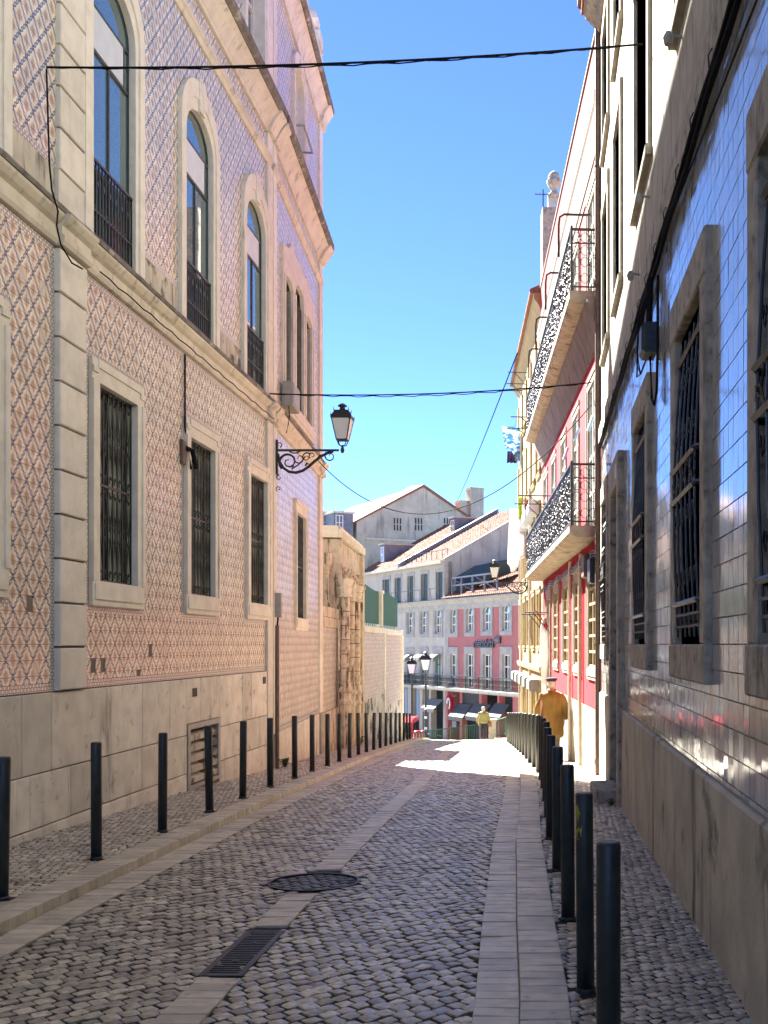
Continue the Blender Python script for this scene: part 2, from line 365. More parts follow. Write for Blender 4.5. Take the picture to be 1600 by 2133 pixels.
def single(mb, name, mat, label, cat, group=None, smooth=False):   # a thing that is one mesh, with its origin at its base
    V = np.array(mb.v); L = ((V[:,0].min()+V[:,0].max())/2, (V[:,1].min()+V[:,1].max())/2, V[:,2].min())
    o = mb.build(name, mat, None, smooth)
    for v in o.data.vertices: v.co = v.co-Vector(L)
    o.location = L; LOC[o.name] = L
    return tag(o, label, cat, group)
def dup(root, dx, label=None):
    r = root.copy(); COL.objects.link(r); r.location = Vector(root.location)+Vector(dx)
    LOC[r.name] = tuple(r.location)
    if label: r['label'] = label
    def rec(a, b):
        for ch in list(a.children):
            c = ch.copy(); COL.objects.link(c); c.parent = b; rec(ch, c)
    rec(root, r); return r
def smooth_by(o, on=True):
    o.data.polygons.foreach_set('use_smooth', [on]*len(o.data.polygons)); return o

def wallgrid(mb, u0, u1, z0, z1, w0, w1, holes):
    zs = sorted({z0, z1}|{max(z0, min(z1, h[k])) for h in holes for k in (2, 3)})
    for a, b in zip(zs, zs[1:]):
        if b-a < 1e-5: continue
        hs = sorted((h[0], h[1]) for h in holes if h[2] < (a+b)/2 < h[3])
        x = u0
        for p, q in hs:
            if p > x: mb.box(x, p, w0, w1, a, b)
            x = max(x, q)
        if x < u1: mb.box(x, u1, w0, w1, a, b)
    return mb
def arcpts(u0, u1, zs, rise, n=12):                  # from the left springing over the crown to the right springing
    c = (u0+u1)/2; h = (u1-u0)/2
    return [(c-h*cos(pi*i/n), zs+rise*sin(pi*i/n)) for i in range(n+1)]

def window(f, root, u0, u1, z0, z1, depth=.2, arch=0.0, fr=None, fw=.05, vm=(), hm=(), glass=None, cells=False,
           sur=None, ss=.15, st=.2, sb=.2, proud=.045, so=None, sarch=None, name='window', blind=None, fd=.05, ears=0):
    """one window: frame with bars, panes behind, a stone surround in front; z1 is the springing when arch > 0"""
    fr = fr or WFR; glass = glass or GLASS
    m = MB(f); a, b = -depth, -depth+fd
    top = z1+arch
    if arch:
        inn = [(u0+fw, z0+fw)]+arcpts(u0+fw, u1-fw, z1, arch-fw*.6)+[(u1-fw, z0+fw)]
        out = [(u0, z0)]+arcpts(u0, u1, z1, arch)+[(u1, z0)]
        m.strip(inn, out, a, b); m.box(u0, u1, a, b-.002, z0, z0+fw)
    else:
        m.box(u0, u0+fw, a, b, z0, z1); m.box(u1-fw, u1, a, b, z0, z1)
        m.box(u0+fw, u1-fw, a, b, z0, z0+fw); m.box(u0+fw, u1-fw, a, b, z1-fw, z1)
    H = sorted(z0+(top-z0)*t for t in hm)
    for z in H: m.box(u0+fw, u1-fw, a, b+.006, z-fw*.45, z+fw*.45)
    for v in vm:
        t, lo, hi = v if isinstance(v, tuple) else (v, 0, 1)
        u = u0+(u1-u0)*t; zz = min(z0+(top-z0)*hi, top-fw*.5)
        if arch: zz = min(zz, z1+arch*sqrt(max(0, 1-((u-(u0+u1)/2)/((u1-u0)/2))**2))-.01)
        m.box(u-fw*.45, u+fw*.45, a, b+.003, z0+(top-z0)*lo+fw*.5, zz)
    o = m.build(name, fr, root)
    if arch:
        MB(f).prism([(u0, z0)]+arcpts(u0, u1, z1, arch)+[(u1, z0)], a-.03, a+.004).build('pane', glass, o)
    elif cells:
        us = [u0]+sorted(u0+(u1-u0)*(v[0] if isinstance(v, tuple) else v) for v in vm)+[u1]; zs = [z0]+H+[z1]
        for p, q in zip(us, us[1:]):
            for r, s in zip(zs, zs[1:]): MB(f).box(p, q, a-.03, a+.012, r, s).build('pane', glass, o)
    else: MB(f).box(u0, u1, a-.03, a+.012, z0, z1).build('pane', glass, o)
    if blind:
        p, q, r, s = blind
        MB(f).box(u0+(u1-u0)*p, u0+(u1-u0)*q, a+.013, a+.02, z0+(top-z0)*r, z0+(top-z0)*s).build('blind', BLIND, o)
    if sur:
        s_ = MB(f); e = proud
        if arch:
            sa = sarch or arch
            inn = [(u0, z0)]+arcpts(u0, u1, z1, arch)+[(u1, z0)]
            out = [(u0-ss, z0)]+arcpts(u0-ss, u1+ss, z1+.1, sa+st-.1)+[(u1+ss, z0)]
            s_.strip([(u+(.008 if u < (u0+u1)/2 else -.008), z-.006) for u, z in inn], out, a, e)
            inn2 = [(u0-ss*.45, z0)]+arcpts(u0-ss*.45, u1+ss*.45, z1+.05, arch+st*.3)+[(u1+ss*.45, z0)]
            s_.strip([(u-.02*(1 if u < (u0+u1)/2 else -1)*-1, z) for u, z in inn2], out, e, e+.022)
            c = (u0+u1)/2
            s_.prism([(c-.11, z1+arch), (c+.11, z1+arch), (c+.14, z1+sa+st+.05), (c-.14, z1+sa+st+.05)], e, e+.035)
        else:
            s_.box(u0-ss, u0+.008, a, e, z0, z1); s_.box(u1-.008, u1+ss, a, e, z0, z1)
            s_.box(u0-ss, u1+ss, a, e+.001, z1-.008, z1+st)
            # raised outer fillet
            s_.box(u0-ss, u0-ss*.6, e, e+.018, z0, z1); s_.box(u1+ss*.6, u1+ss, e, e+.018, z0, z1)
            s_.box(u0-ss+.14*ears, u1+ss-.14*ears, e, e+.018, z1+st*.62, z1+st)
            if ears:
                s_.box(u0-ss, u0-ss+.14, e, e+.018, z1+st*.35, z1+st*.62); s_.box(u1+ss-.14, u1+ss, e, e+.018, z1+st*.35, z1+st*.62)
        if sb:
            s_.box(u0-ss, u1+ss, a, e+.004, z0-sb, z0+.006); s_.box(u0-ss+.05, u1+ss-.05, e, e+.022, z0-sb+.07, z0-.03)
        s_.build('surround', sur, o)
    return o

# fields of tiles: cells on a wall, holes are rectangles or functions; the nearest are parts, the others one mass
NV = 10
def tile_cells(u0, u1, z0, z1, du, dz, holes, miss=0.0):
    out = []
    i0, i1 = int(math.floor(u0/du)), int(math.ceil(u1/du))
    j0, j1 = int(math.floor(z0/dz)), int(math.ceil(z1/dz))
    for i in range(i0, i1+1):
        for j in range(j0, j1+1):
            a, b, c, d = max(u0, i*du), min(u1, (i+1)*du), max(z0, j*dz), min(z1, (j+1)*dz)
            if b-a < .02 or d-c < .02: continue
            skip = False
            for h in holes:
                if callable(h): skip = h(a, b, c, d)
                else: skip = a >= h[0]-.001 and b <= h[1]+.001 and c >= h[2]-.001 and d <= h[3]+.001
                if skip: break
            if skip or (miss and R.random() < miss): continue
            out.append((a, b, c, d))
    return out
def build_tiles(f, root, cells, mat_o, mat_a, name='tile', nparts=300, th=.008, gap=.0028, tilt=.004, key=None):
    """cells: (u0,u1,z0,z1). Flat-faced glazed plates, each a hair out of true."""
    def plate(mb, c, t):
        a, b, z0, z1 = c[0]+gap, c[1]-gap, c[2]+gap, c[3]-gap
        du, dz = (b-a)/2, (z1-z0)/2
        W_ = lambda su, sz: th+t[0]*su*du+t[1]*sz*dz+t[2]
        mb.add([(a,0,z0),(b,0,z0),(b,0,z1),(a,0,z1),(a,W_(-1,-1),z0),(b,W_(1,-1),z0),(b,W_(1,1),z1),(a,W_(-1,1),z1)],
               [(4,5,6,7),(0,1,5,4),(1,2,6,5),(2,3,7,6),(3,0,4,7)])
    cells = sorted(cells, key=key) if key else cells
    near, far = cells[:nparts], cells[nparts:]
    for c in near:
        m = MB(f); plate(m, c, (R.gauss(0,tilt), R.gauss(0,tilt), R.random()*.0012)); m.build(name, mat_o, root)
    if far:
        m = MB(f); tint = []
        for c in far:
            plate(m, c, (R.gauss(0,tilt), R.gauss(0,tilt), R.random()*.0012)); tint += [R.random()]*8
        o = m.build(name+'s', mat_a, root); o['kind'] = 'stuff'
        at = o.data.attributes.new('tint', 'FLOAT', 'POINT'); at.data.foreach_set('value', tint)

# setts: domed stones laid in a turned grid
def sett_outline(a, b, rnd):
    k = .30
    base = [(-1,-k),(-k,-1),(k,-1),(1,-k),(1,k),(k,1),(-k,1),(-1,k)]
    j = lambda: 1+rnd.uniform(-.13, .13)
    # bring corners out so that it reads as a worn square
    return [(x*a*j()*(1.0), y*b*j()) for x, y in [(-1,-.76),(-.76,-1),(.76,-1),(1,-.76),(1,.76),(.76,1),(-.76,1),(-1,.76)]]
def sett_mesh(a, b, h, dome, rnd):
    o = sett_outline(a, b, rnd); cx, cy = rnd.uniform(-.2,.2)*a, rnd.uniform(-.2,.2)*b
    tx, ty = rnd.gauss(0,.055), rnd.gauss(0,.055)
    v = [(x, y, -h) for x, y in o]+[(x*.97, y*.97, -dome*.75+x*tx+y*ty) for x, y in o]+[(x*.86, y*.86, -dome*.12+x*tx+y*ty) for x, y in o]+[(cx, cy, 0)]
    f = []
    for r in (0, 8):
        f += [(r+i, r+(i+1)%8, r+8+(i+1)%8, r+8+i) for i in range(8)]
    f += [(16+i, 16+(i+1)%8, 24) for i in range(8)]
    return v, f
def sett_field(parent, lo, hi, y0, y1, sp, ang, zf, mat_o, mat_a, avoid, nparts=300, name='cobblestone', h=.035, dome=.010, sx=1.0, edge=-.1):
    ca, sa = cos(ang), sin(ang); pts = []
    xs = [lo(y) for y in np.linspace(y0, y1, 30)]+[hi(y) for y in np.linspace(y0, y1, 30)]
    x0, x1 = min(xs), max(xs); D = max(x1-x0, y1-y0); cx, cy = (x0+x1)/2, (y0+y1)/2
    n = int(D/sp)+2; nx = int(D/(sp*sx))+2
    for j in range(-n, n+1):
        drift = R.uniform(-.12,.12)*sp
        for i in range(-nx, nx+1):
            p, q = i*sp*sx+(j%2)*sp*.5*sx*0.9+drift+R.uniform(-.05,.05)*sp, j*sp+R.uniform(-.04,.04)*sp
            x, y = cx+p*ca-q*sa, cy+p*sa+q*ca
            if not (y0 < y < y1): continue
            m = edge*sp
            if not (lo(y)+m < x < hi(y)-m): continue
            if any(t(x, y) for t in avoid): continue
            pts.append((x, y))
    def vis(x, y):
        px = VX+FL*x/max(y,.1); py = VY-FL*zf(x, y)/max(y,.1)
        return -30 < px < 1630 and py < 2160
    pts.sort(key=lambda p: p[1] if vis(*p) else 1e3+p[1])
    var = []
    rnd = random.Random(3)
    for k in range(14):
        v, f = sett_mesh(sp*sx*.468, sp*.462, h, dome, rnd)
        me = bpy.data.meshes.new(name); me.from_pydata(v, [], f); me.polygons.foreach_set('use_smooth', [q > 15 for q in range(len(f))]); me.materials.append(mat_o)
        var.append((me, np.array(v), f))
    L = LOC[parent.name]
    def slope(x, y): return atan2(zf(x, y+.2)-zf(x, y-.2), .4)
    for x, y in pts[:nparts]:
        me = var[R.randrange(14)][0]
        o = bpy.data.objects.new(name, me); COL.objects.link(o); o.parent = parent
        o.location = (x-L[0], y-L[1], zf(x, y)+E-L[2]+R.uniform(-.007,.0)); o.rotation_euler = (slope(x, y), 0, ang+R.choice((0,pi))+R.uniform(-.06,.06))
        s = R.uniform(.9,1.03); o.scale = (s, R.uniform(.92,1.03), 1)
    V, F, T = [], [], []
    nb = 0
    for x, y in pts[nparts:]:
        _, v, f = var[R.randrange(14)]; a = ang+R.choice((0,pi))+R.uniform(-.06,.06); s = R.uniform(.9,1.03)
        c, d = cos(a)*s, sin(a)*s; sl = (zf(x, y+.2)-zf(x, y-.2))/.4
        X = v[:,0]*c-v[:,1]*d; Y = v[:,0]*d+v[:,1]*c
        V.append(np.stack([x+X-L[0], y+Y-L[1], zf(x, y)+E-L[2]+v[:,2]+Y*sl+R.uniform(-.007,.0)], 1))
        F.append((nb, f)); T += [R.random()]*len(v); nb += len(v)
    if V:
        me = bpy.data.meshes.new(name+'s')
        me.from_pydata(np.concatenate(V).tolist(), [], [tuple(i+b for i in q) for b, f in F for q in f])
        me.polygons.foreach_set('use_smooth', [q % 24 > 15 for q in range(len(me.polygons))]); me.materials.append(mat_a)
        at = me.attributes.new('tint', 'FLOAT', 'POINT'); at.data.foreach_set('value', T)
        o = bpy.data.objects.new(name+'s', me); COL.objects.link(o); o.parent = parent; o['kind'] = 'stuff'
    return len(pts)

# ------------------------------------------------------------------ ground, road, kerbs, pavements
def kL0(y): return XL(y)+.10
def kL1(y): return XL(y)+.36
def gL(y): return XL(y)+.62
def gR(y): return XR(y)-.56
def kR0(y): return XR(y)-.33
def kR1(y): return XR(y)-.09
def cS(y): return (XL(y)+XR(y))/2
def zroad(x, y):
    a, b = gL(y), gR(y); t = min(1, max(0, (x-a)/(b-a)))
    return g(y)-.078+.018*t-.03*sin(pi*t)
def zpl(x, y):                                       # left pavement rises a little to the wall
    return g(y)-.002-.02*(x-kL0(y))*0
def ribbon(name, lo, hi, zf, y0, y1, mat, step=.6, nx=1, parent=None, kind='structure'):
    m = MB(); n = int((y1-y0)/step)+1; vs = []; fs = []
    for i in range(n+1):
        y = y0+(y1-y0)*i/n
        for k in range(nx+1):
            x = lo(y)+(hi(y)-lo(y))*k/nx; vs.append((x, y, zf(x, y)))
    for i in range(n):
        for k in range(nx):
            a = i*(nx+1)+k; fs.append((a, a+1, a+nx+2, a+nx+1))
    m.add(vs, fs); o = m.build(name, mat, parent, True)
    if kind: o['kind'] = kind
    return o
YE = 56.0
# terrain: one sheet to the horizon, dropping beyond the crest of the street to the lower square
m = MB(); ys = [-300,-120,-40,-10,0,5,10,15,20,25,30,35,41,47,53,56,58,62,66,80,120,300,900]; xs = [-900,-200,-60,-20,-8,-3,0,3,8,20,60,200,900]
m.add([(x, y, g(y)-.30-(.0 if y < 57 else -.25)) for y in ys for x in xs],
      [(j*len(xs)+i, j*len(xs)+i+1, (j+1)*len(xs)+i+1, (j+1)*len(xs)+i) for j in range(len(ys)-1) for i in range(len(xs)-1)])
m.build('ground', GROUND)['kind'] = 'structure'
road = ribbon('road', gL, gR, lambda x, y: zroad(x, y)-.011, -6, YE, JOINT, .6, 6)
pavl = ribbon('pavement', lambda y: LW(y)-.05, kL0, lambda x, y: zpl(x, y)-.009, -6, YE, JOINT, .6, 1)
pavr = ribbon('pavement', kR1, lambda y: RW(y)+.05, lambda x, y: g(y)-.009, -6, YE, JOINT, .6, 1)
MH = (cS(8.6)+.0, 8.55, .37)                        # manhole
GR0, GR1 = 5.92, 6.93                               # drain grate in the middle strip
def instrip(x, y): return abs(x-cS(y)) < .10
def inman(x, y): return (x-MH[0])**2+((y-MH[1]))**2 < (MH[2]+.02)**2
sett_field(road, gL, gR, 1.2, YE, .096, radians(45), zroad, COB_O, COB_A, [instrip, inman], dome=.0035)
def bl(x, y): return any((x-a)**2+(y-b)**2 < .075**2 for a, b in BOLP)
RB_Y = [3.86,5.33,6.83,8.5,10.2]+[10.2+1.63*i for i in range(1,17)]
LB_Y = [7.43,9.05,10.7,12.3,13.75,15.3,17.0,18.7,20.5,22.1]+[22.1+1.62*i for i in range(1,13)]
BOLP = [(XR(y), y) for y in RB_Y]+[(XL(y), y) for y in LB_Y]
sett_field(pavl, lambda y: LW(y)-.02, kL0, 4.5, YE, .070, radians(40), zpl, LCOB_O, LCOB_A, [bl], h=.025, dome=.004)
sett_field(pavr, kR1, lambda y: RW(y)+.03, 1.5, YE, .066, radians(28), lambda x, y: g(y), LCOB_O, LCOB_A, [bl], h=.025, dome=.004, sx=1.15)
def slabs(parent, lo, hi, zt, y0, y1, ln, skip=lambda a, b: False, np_=100, dep=.09, name='paving_slab'):
    """a row of cut slabs across a strip; each a hair uneven"""
    y = y0; k = 0; far = MB(); tint = []
    def one(mb, a, b):
        dz = R.gauss(0, .0018); ta = R.gauss(0,.002); c = .004; e = .0025; mi = (a+b)/2
        x0, x1 = lo(mi), hi(mi)
        x0a, x1a, x0b, x1b = lo(a), hi(a), lo(b), hi(b)
        Z = lambda x, yy, s: zt(x, yy)+dz+ta*s
        mb.add([(x0a,a+e,Z(x0a,a,-1)-dep),(x1a,a+e,Z(x1a,a,1)-dep),(x1b,b-e,Z(x1b,b,1)-dep),(x0b,b-e,Z(x0b,b,-1)-dep),
                (x0a,a+e,Z(x0a,a,-1)-c),(x1a,a+e,Z(x1a,a,1)-c),(x1b,b-e,Z(x1b,b,1)-c),(x0b,b-e,Z(x0b,b,-1)-c),
                (x0a+c,a+e+c,Z(x0a,a,-1)),(x1a-c,a+e+c,Z(x1a,a,1)),(x1b-c,b-e-c,Z(x1b,b,1)),(x0b+c,b-e-c,Z(x0b,b,-1))],
               [(0,1,5,4),(1,2,6,5),(2,3,7,6),(3,0,4,7),(4,5,9,8),(5,6,10,9),(6,7,11,10),(7,4,8,11),(8,9,10,11)])
    while y < y1:
        l = ln*R.uniform(.93,1.07)
        if not skip(y, y+l):
            if k < np_ and y > 3.0:
                mb = MB(); one(mb, y, y+l); mb.build(name, SLABP_O, parent); k += 1
            else: one(far, y, y+l); tint += [R.random()]*12
        y += l
    o = far.build(name+'s', SLABP_A, parent); o['kind'] = 'stuff'
    at = o.data.attributes.new('tint', 'FLOAT', 'POINT'); at.data.foreach_set('value', tint)
kl = ribbon('kerb', lambda y: kL0(y)+.004, lambda y: kL1(y)-.004, lambda x, y: g(y)-.10, -6, YE, JOINT)
slabs(kl, kL0, kL1, lambda x, y: g(y)+.008, -4, YE, .125, dep=.13)
gl = ribbon('gutter', lambda y: kL1(y)+.001, gL, lambda x, y: g(y)-.108, -6, YE, JOINT)
slabs(gl, lambda y: kL1(y)+.003, gL, lambda x, y: g(y)-.071, -4, YE, .125)
kr = ribbon('kerb', lambda y: kR0(y)+.004, lambda y: kR1(y)-.004, lambda x, y: g(y)-.10, -6, YE, JOINT)
slabs(kr, kR0, kR1, lambda x, y: g(y)+.008, -4, YE, .125, dep=.13)
gr_ = ribbon('gutter', gR, lambda y: kR0(y)-.001, lambda x, y: g(y)-.095, -6, YE, JOINT)
slabs(gr_, gR, lambda y: kR0(y)-.003, lambda x, y: g(y)-.055, -4, YE, .125)
def sk(a, b): return (b > GR0 and a < GR1) or (b > MH[1]-MH[2]-.03 and a < MH[1]+MH[2]+.03)
cs = ribbon('drainage_strip', lambda y: cS(y)-.115, lambda y: cS(y)+.115, lambda x, y: zroad(x, y)-.018, -6, YE, JOINT)
slabs(cs, lambda y: cS(y)-.12, lambda y: cS(y)+.12, lambda x, y: zroad(x, y)+.006, -4, YE, .128, sk)
# drain grate: frame, bars, two lifting bosses
yc = (GR0+GR1)/2; xc = cS(yc)
t = thing('drain_grate', (xc, yc, zroad(xc, yc)-.04), 'dark rectangular iron drain grate set into the middle slab strip', 'drain grate')
zz = lambda y: zroad(cS(y), y)
def gb(mb, x0, x1, y0, y1, top, dep):
    mb.add([(x, y, zz(y)+z) for z in (-dep, top) for x, y in ((x0,y0),(x1,y0),(x1,y1),(x0,y1))],
           [(0,3,2,1),(4,5,6,7),(0,1,5,4),(1,2,6,5),(2,3,7,6),(3,0,4,7)])
mb = MB(); X0, X1 = xc-.125, xc+.125
gb(mb, X0, X0+.035, GR0, GR1, .003, .04); gb(mb, X1-.035, X1, GR0, GR1, .003, .04); gb(mb, X0+.035, X1-.035, GR0, GR0+.03, .003, .04); gb(mb, X0+.035, X1-.035, GR1-.03, GR1, .003, .04)
mb.build('frame', CAST, t)
for i in range(24):
    y = GR0+.045+(GR1-GR0-.09)*i/23; mb = MB(); gb(mb, X0+.036, X1-.036, y-.010, y+.010, .001, .035); mb.build('bar', CAST, t)
for k in (.3,.7):
    y = GR0+(GR1-GR0)*k; mb = MB(); mb.lathe([(.022, zz(y)-.01), (.022, zz(y)+.004), (.012, zz(y)+.006)], xc, y, 10); mb.build('boss', CAST, t)
mb = MB(); gb(mb, X0+.01, X1-.01, GR0+.01, GR1-.01, -.05, .06); mb.build('pit', DARK, t)
# manhole: ring and a cover filled with setts
t = thing('manhole_cover', (MH[0], MH[1], zroad(MH[0], MH[1])), 'round dark manhole cover filled with small cobbles across the slab strip', 'manhole cover')
zm = lambda x, y: zroad(MH[0], y)
mb = MB(); n = 40
A = [(MH[0]+MH[2]*cos(2*pi*i/n), MH[1]+MH[2]*sin(2*pi*i/n)) for i in range(n)]; B = [(MH[0]+(MH[2]-.022)*cos(2*pi*i/n), MH[1]+(MH[2]-.022)*sin(2*pi*i/n)) for i in range(n)]
mb.add([(x, y, zm(x, y)+.005) for x, y in A+B]+[(x, y, zm(x, y)-.05) for x, y in A+B],
       [(i,(i+1)%n,n+(i+1)%n,n+i) for i in range(n)]+[(n+i,n+(i+1)%n,3*n+(i+1)%n,3*n+i) for i in range(n)])
mb.build('ring', CAST, t)
mb = MB(); mb.add([(x, y, zm(x, y)-.012) for x, y in B], [tuple(range(n))]); mb.build('plate', CAST, t)
DSETT = mk('dark_cover_sett', (.05,.052,.05), (.03,.032,.032), 14, .45, .6, 70, var='obj', varamt=.35)
DSETT_A = mk('dark_cover_setts', (.05,.052,.05), (.03,.032,.032), 14, .45, .6, 70, var='attr', varamt=.35)
rin = MH[2]-.024
sett_field(t, lambda y: MH[0]-sqrt(max(0, rin**2-(y-MH[1])**2)), lambda y: MH[0]+sqrt(max(0, rin**2-(y-MH[1])**2)), MH[1]-rin, MH[1]+rin, .085, radians(45), lambda x, y: zm(x, y)+.0, DSETT, DSETT_A, [], name='sett', h=.02, dome=.006, edge=.4)

# ------------------------------------------------------------------ left building (two wings of one house)
L1 = Frame(-4.95, 0, 0, 1, 1); L2 = Frame(-4.95, 19.39, -.42, 6.46, 1); L2E = sqrt(.42**2+6.46**2)
lb = thing('tiled_house', (-4.95, 12, g(12)), 'tall left house clad in blue and cream diamond tiles with arched upper windows', 'house')
U0 = -6.0
lowc = [2.98, 6.06, 8.98, 12.32, 15.4, 18.47]; upc = [2.95, 6.0, 8.92, 12.2, 15.25, 18.28]
LOW = [(c-.56, c+.56, .70, 2.92) for c in lowc]
ARC = [(c-.61, c+.61, 4.50, 7.22, .42) for c in upc]
TOP = [(c-.55, c+.55, 10.0, 11.7, .35) for c in upc]
holes = LOW+[(a,b,c,d+e) for a,b,c,d,e in ARC+TOP]+[(14.72,16.2,-2.05,-1.12)]
mb = MB(L1); wallgrid(mb, U0, 19.39, -3.4, 14.3, -.45, 0, holes)
for a,b,c,d,e in ARC+TOP:
    ar = arcpts(a, b, d, e); mb.strip(ar, [(u, d+e+.001) for u, z in ar], -.45, -.001)
p2 = [L2.u(612), L2.u(636.5)]; w2 = (L2.u(615), L2.u(634), .55, 2.78)
tri = [(L2.u(589.5), L2.u(606)), (L2.u(612), L2.u(628)), (L2.u(633), L2.u(645.5))]
trz = [7.30, 7.55, 7.30]
T2 = (L2.u(611), L2.u(630.5), 10.0, 11.85, .35)
holes2 = [w2]+[(a, b, 4.95, z) for (a, b), z in zip(tri, trz)]+[(T2[0], T2[1], T2[2], T2[3]+T2[4])]
m2 = MB(L2); wallgrid(m2, .001, L2E, -3.6, 14.3, -.45, 0, holes2)
ar = arcpts(T2[0], T2[1], T2[3], T2[4]); m2.strip(ar, [(u, T2[3]+T2[4]+.001) for u, z in ar], -.45, -.001)
m2.box(L2E-.45, L2E-.002, -10, -.45, -4, 14.3)
for p in (mb,): b = len(p.v); p.v += m2.v; p.q += [tuple(i+b for i in q) for q in m2.q]
mb.f = L1; mb.box(U0, U0+.4, -10, -.45, -3.4, 14.3); mb.box(U0, 25.2, -10.6, -10, -4, 14.3)
mb.build('wall', MORTAR, lb)
m = MB(L1); m.plan([(U0, -10), (25.3, -10), (25.3, -.95), (19.4, -.5), (U0, -.5)], 13.3, 13.5); m.build('roof', ROOFT, lb)
# floor slabs inside so that nothing shows through the panes
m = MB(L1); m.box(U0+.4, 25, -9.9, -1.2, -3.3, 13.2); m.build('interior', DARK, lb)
# lower windows with grilles
def grille(f, parent, u0, u1, z0, z1, w, dens=.125):
    gm = MB(f); n = max(6, int((u1-u0)/dens)); zmid = (z0+z1)/2
    for z in (z0+.02, zmid, z1-.02): gm.box(u0, u1, w-.008, w+.008, z-.014, z+.014)
    for i in range(n+1):
        u = u0+.015+(u1-u0-.03)*i/n; gm.box(u-.008, u+.008, w-.008, w+.008, z0, z1)
    for (za, zb) in ((z0+.02, zmid), (zmid, z1-.02)):
        for i in range(0, n):
            ua = u0+.015+(u1-u0-.03)*i/n; ub = u0+.015+(u1-u0-.03)*(i+1)/n; um = (ua+ub)/2
            if True:
                gm.bar((ua+.006, w, za+.1), (ub-.006, w, zb-.1), .006); gm.bar((ub-.006, w, za+.1), (ua+.006, w, zb-.1), .006)
            for zc, sg in ((za+.09, 1), (za+(zb-za)*.5-.07, -1), (za+(zb-za)*.5+.07, 1), (zb-.09, -1)):
                r = .034
                gm.tube([(um+r*cos(t_)*(.4+.6*k_/9), w, zc+sg*r*1.2*sin(t_)) for k_ in range(10) for t_ in (k_/9*4.6,)], .0075, 4)
    return gm.build('grille', GRIL, parent)
for k, (a, b, c, d) in enumerate(LOW):
    o = window(L1, lb, a, b, c, d, depth=.15, fr=DFR, vm=(.5,), hm=(.35,.68), cells=k >= 2, sur=STONE, ss=.20, st=.24, sb=.27, proud=.05, glass=GLASSG, ears=1)
    if k >= 1: grille(L1, o, a, b, c, d, -.035)
o = window(L2, lb, *w2, depth=.15, fr=DFR, vm=(.5,), hm=(.35,.68), sur=STONE, ss=.15, st=.26, sb=.26, proud=.05, glass=GLASSG)
grille(L2, o, *w2, -.035)
# arched windows with low iron railings
def railing(f, parent, u0, u1, z0, z1, w, mat=GRIL):
    gm = MB(f); n = int((u1-u0)/.085)
    gm.box(u0, u1, w-.014, w+.014, z1-.03, z1); gm.box(u0, u1, w-.008, w+.008, z0+.32, z0+.34); gm.box(u0, u1, w-.008, w+.008, z0+.05, z0+.07)
    for i in range(n+1):
        u = u0+.012+(u1-u0-.024)*i/n; gm.box(u-.008, u+.008, w-.008, w+.008, z0, z1-.03)
        if i < n:
            um = u+(u1-u0-.024)/n/2; r = (u1-u0-.024)/n/2
            gm.tube([(um-r*cos(pi*k_/6), w, z1-.16+r*1.5*sin(pi*k_/6)) for k_ in range(7)], .006, 4)
            if i % 2: gm.lathe_like = 0; gm.tube([(um+.022*cos(2*pi*k_/8), w, z0+.36+.022*sin(2*pi*k_/8)) for k_ in range(8)], .010, 4, True)
            else: gm.prism([(um, z1-.30), (um+.02, z1-.25), (um, z1-.20), (um-.02, z1-.25)], w-.006, w+.006)
    return gm.build('railing', mat, parent)
for k, (a, b, c, d, e) in enumerate(ARC):
    o = window(L1, lb, a, b, c, d, depth=.05, fd=.02, arch=e, fr=DFR, fw=.034, vm=((.5,0,.68),(.14,.68,.84),(.86,.68,.84)), hm=(.68,.84), sur=STONE, ss=.24, st=.42, sb=0, proud=.05,
               blind=(.16,.84,.69,.835), sarch=.42)
    railing(L1, o, a, b, c+.0, c+.90, -.0)
for a, b, c, d, e in TOP:
    window(L1, lb, a, b, c, d, depth=.2, arch=e, fr=WFR, vm=(.5,), hm=(.6,), sur=STONE, ss=.2, st=.25, sb=.1, proud=.05)
o = window(L2, lb, T2[0], T2[1], T2[2], T2[3], depth=.16, arch=T2[4], fr=WFR, fw=.07, vm=(.5,), hm=(.7,), sur=STONE, ss=.22, st=.25, sb=.1, proud=.05)
gm = MB(L2); gm.tube([(T2[0], .0, 10.75), (T2[0], .22, 10.75), (T2[1], .22, 10.75), (T2[1], 0, 10.75)], .025); gm.build('railing', GREYBOX, o)
# triple window of the second wing, one stone surround with a wavy head
for (a, b), zt in zip(tri, trz):
    o = window(L2, lb, a, b, 4.95, zt-.12, depth=.16, arch=.12, fr=DFR, fw=.05, vm=(.62,), hm=())
us = [tri[0][0]-.28]+[x for p in tri for x in p]+[tri[2][1]+.38]
hu0, hu1 = us[0], us[-1]
sm = MB(L2)
for a, b in ((us[0], us[1]), (us[2], us[3]), (us[4], us[5]), (us[6], us[7])):
    sm.box(a, b, -.10, .055, 4.95, 7.2); sm.box(a+(b-a)*.3, b-(b-a)*.3, .055, .08, 5.0, 7.2)
sm.box(hu0, hu1, -.02, .06, 4.62, 4.95); sm.box(hu0+.1, hu1-.1, .06, .085, 4.70, 4.90)
top = [(hu0+(hu1-hu0)*t_, 7.75+.30*sin(pi*t_)+(.12 if .18 < t_ < .3 or .7 < t_ < .82 else 0)) for t_ in [i/24 for i in range(25)]]
bot = []
for u, z in top:
    zb = 7.2
    for (a, b), zt in zip(tri, trz):
        if a < u < b: zb = zt-.12+.12*sqrt(max(0, 1-((u-(a+b)/2)/((b-a)/2))**2))
    bot.append((u, zb))
sm.strip(bot, top, -.02, .06)
sm.build('window_surround', STONE, lb)
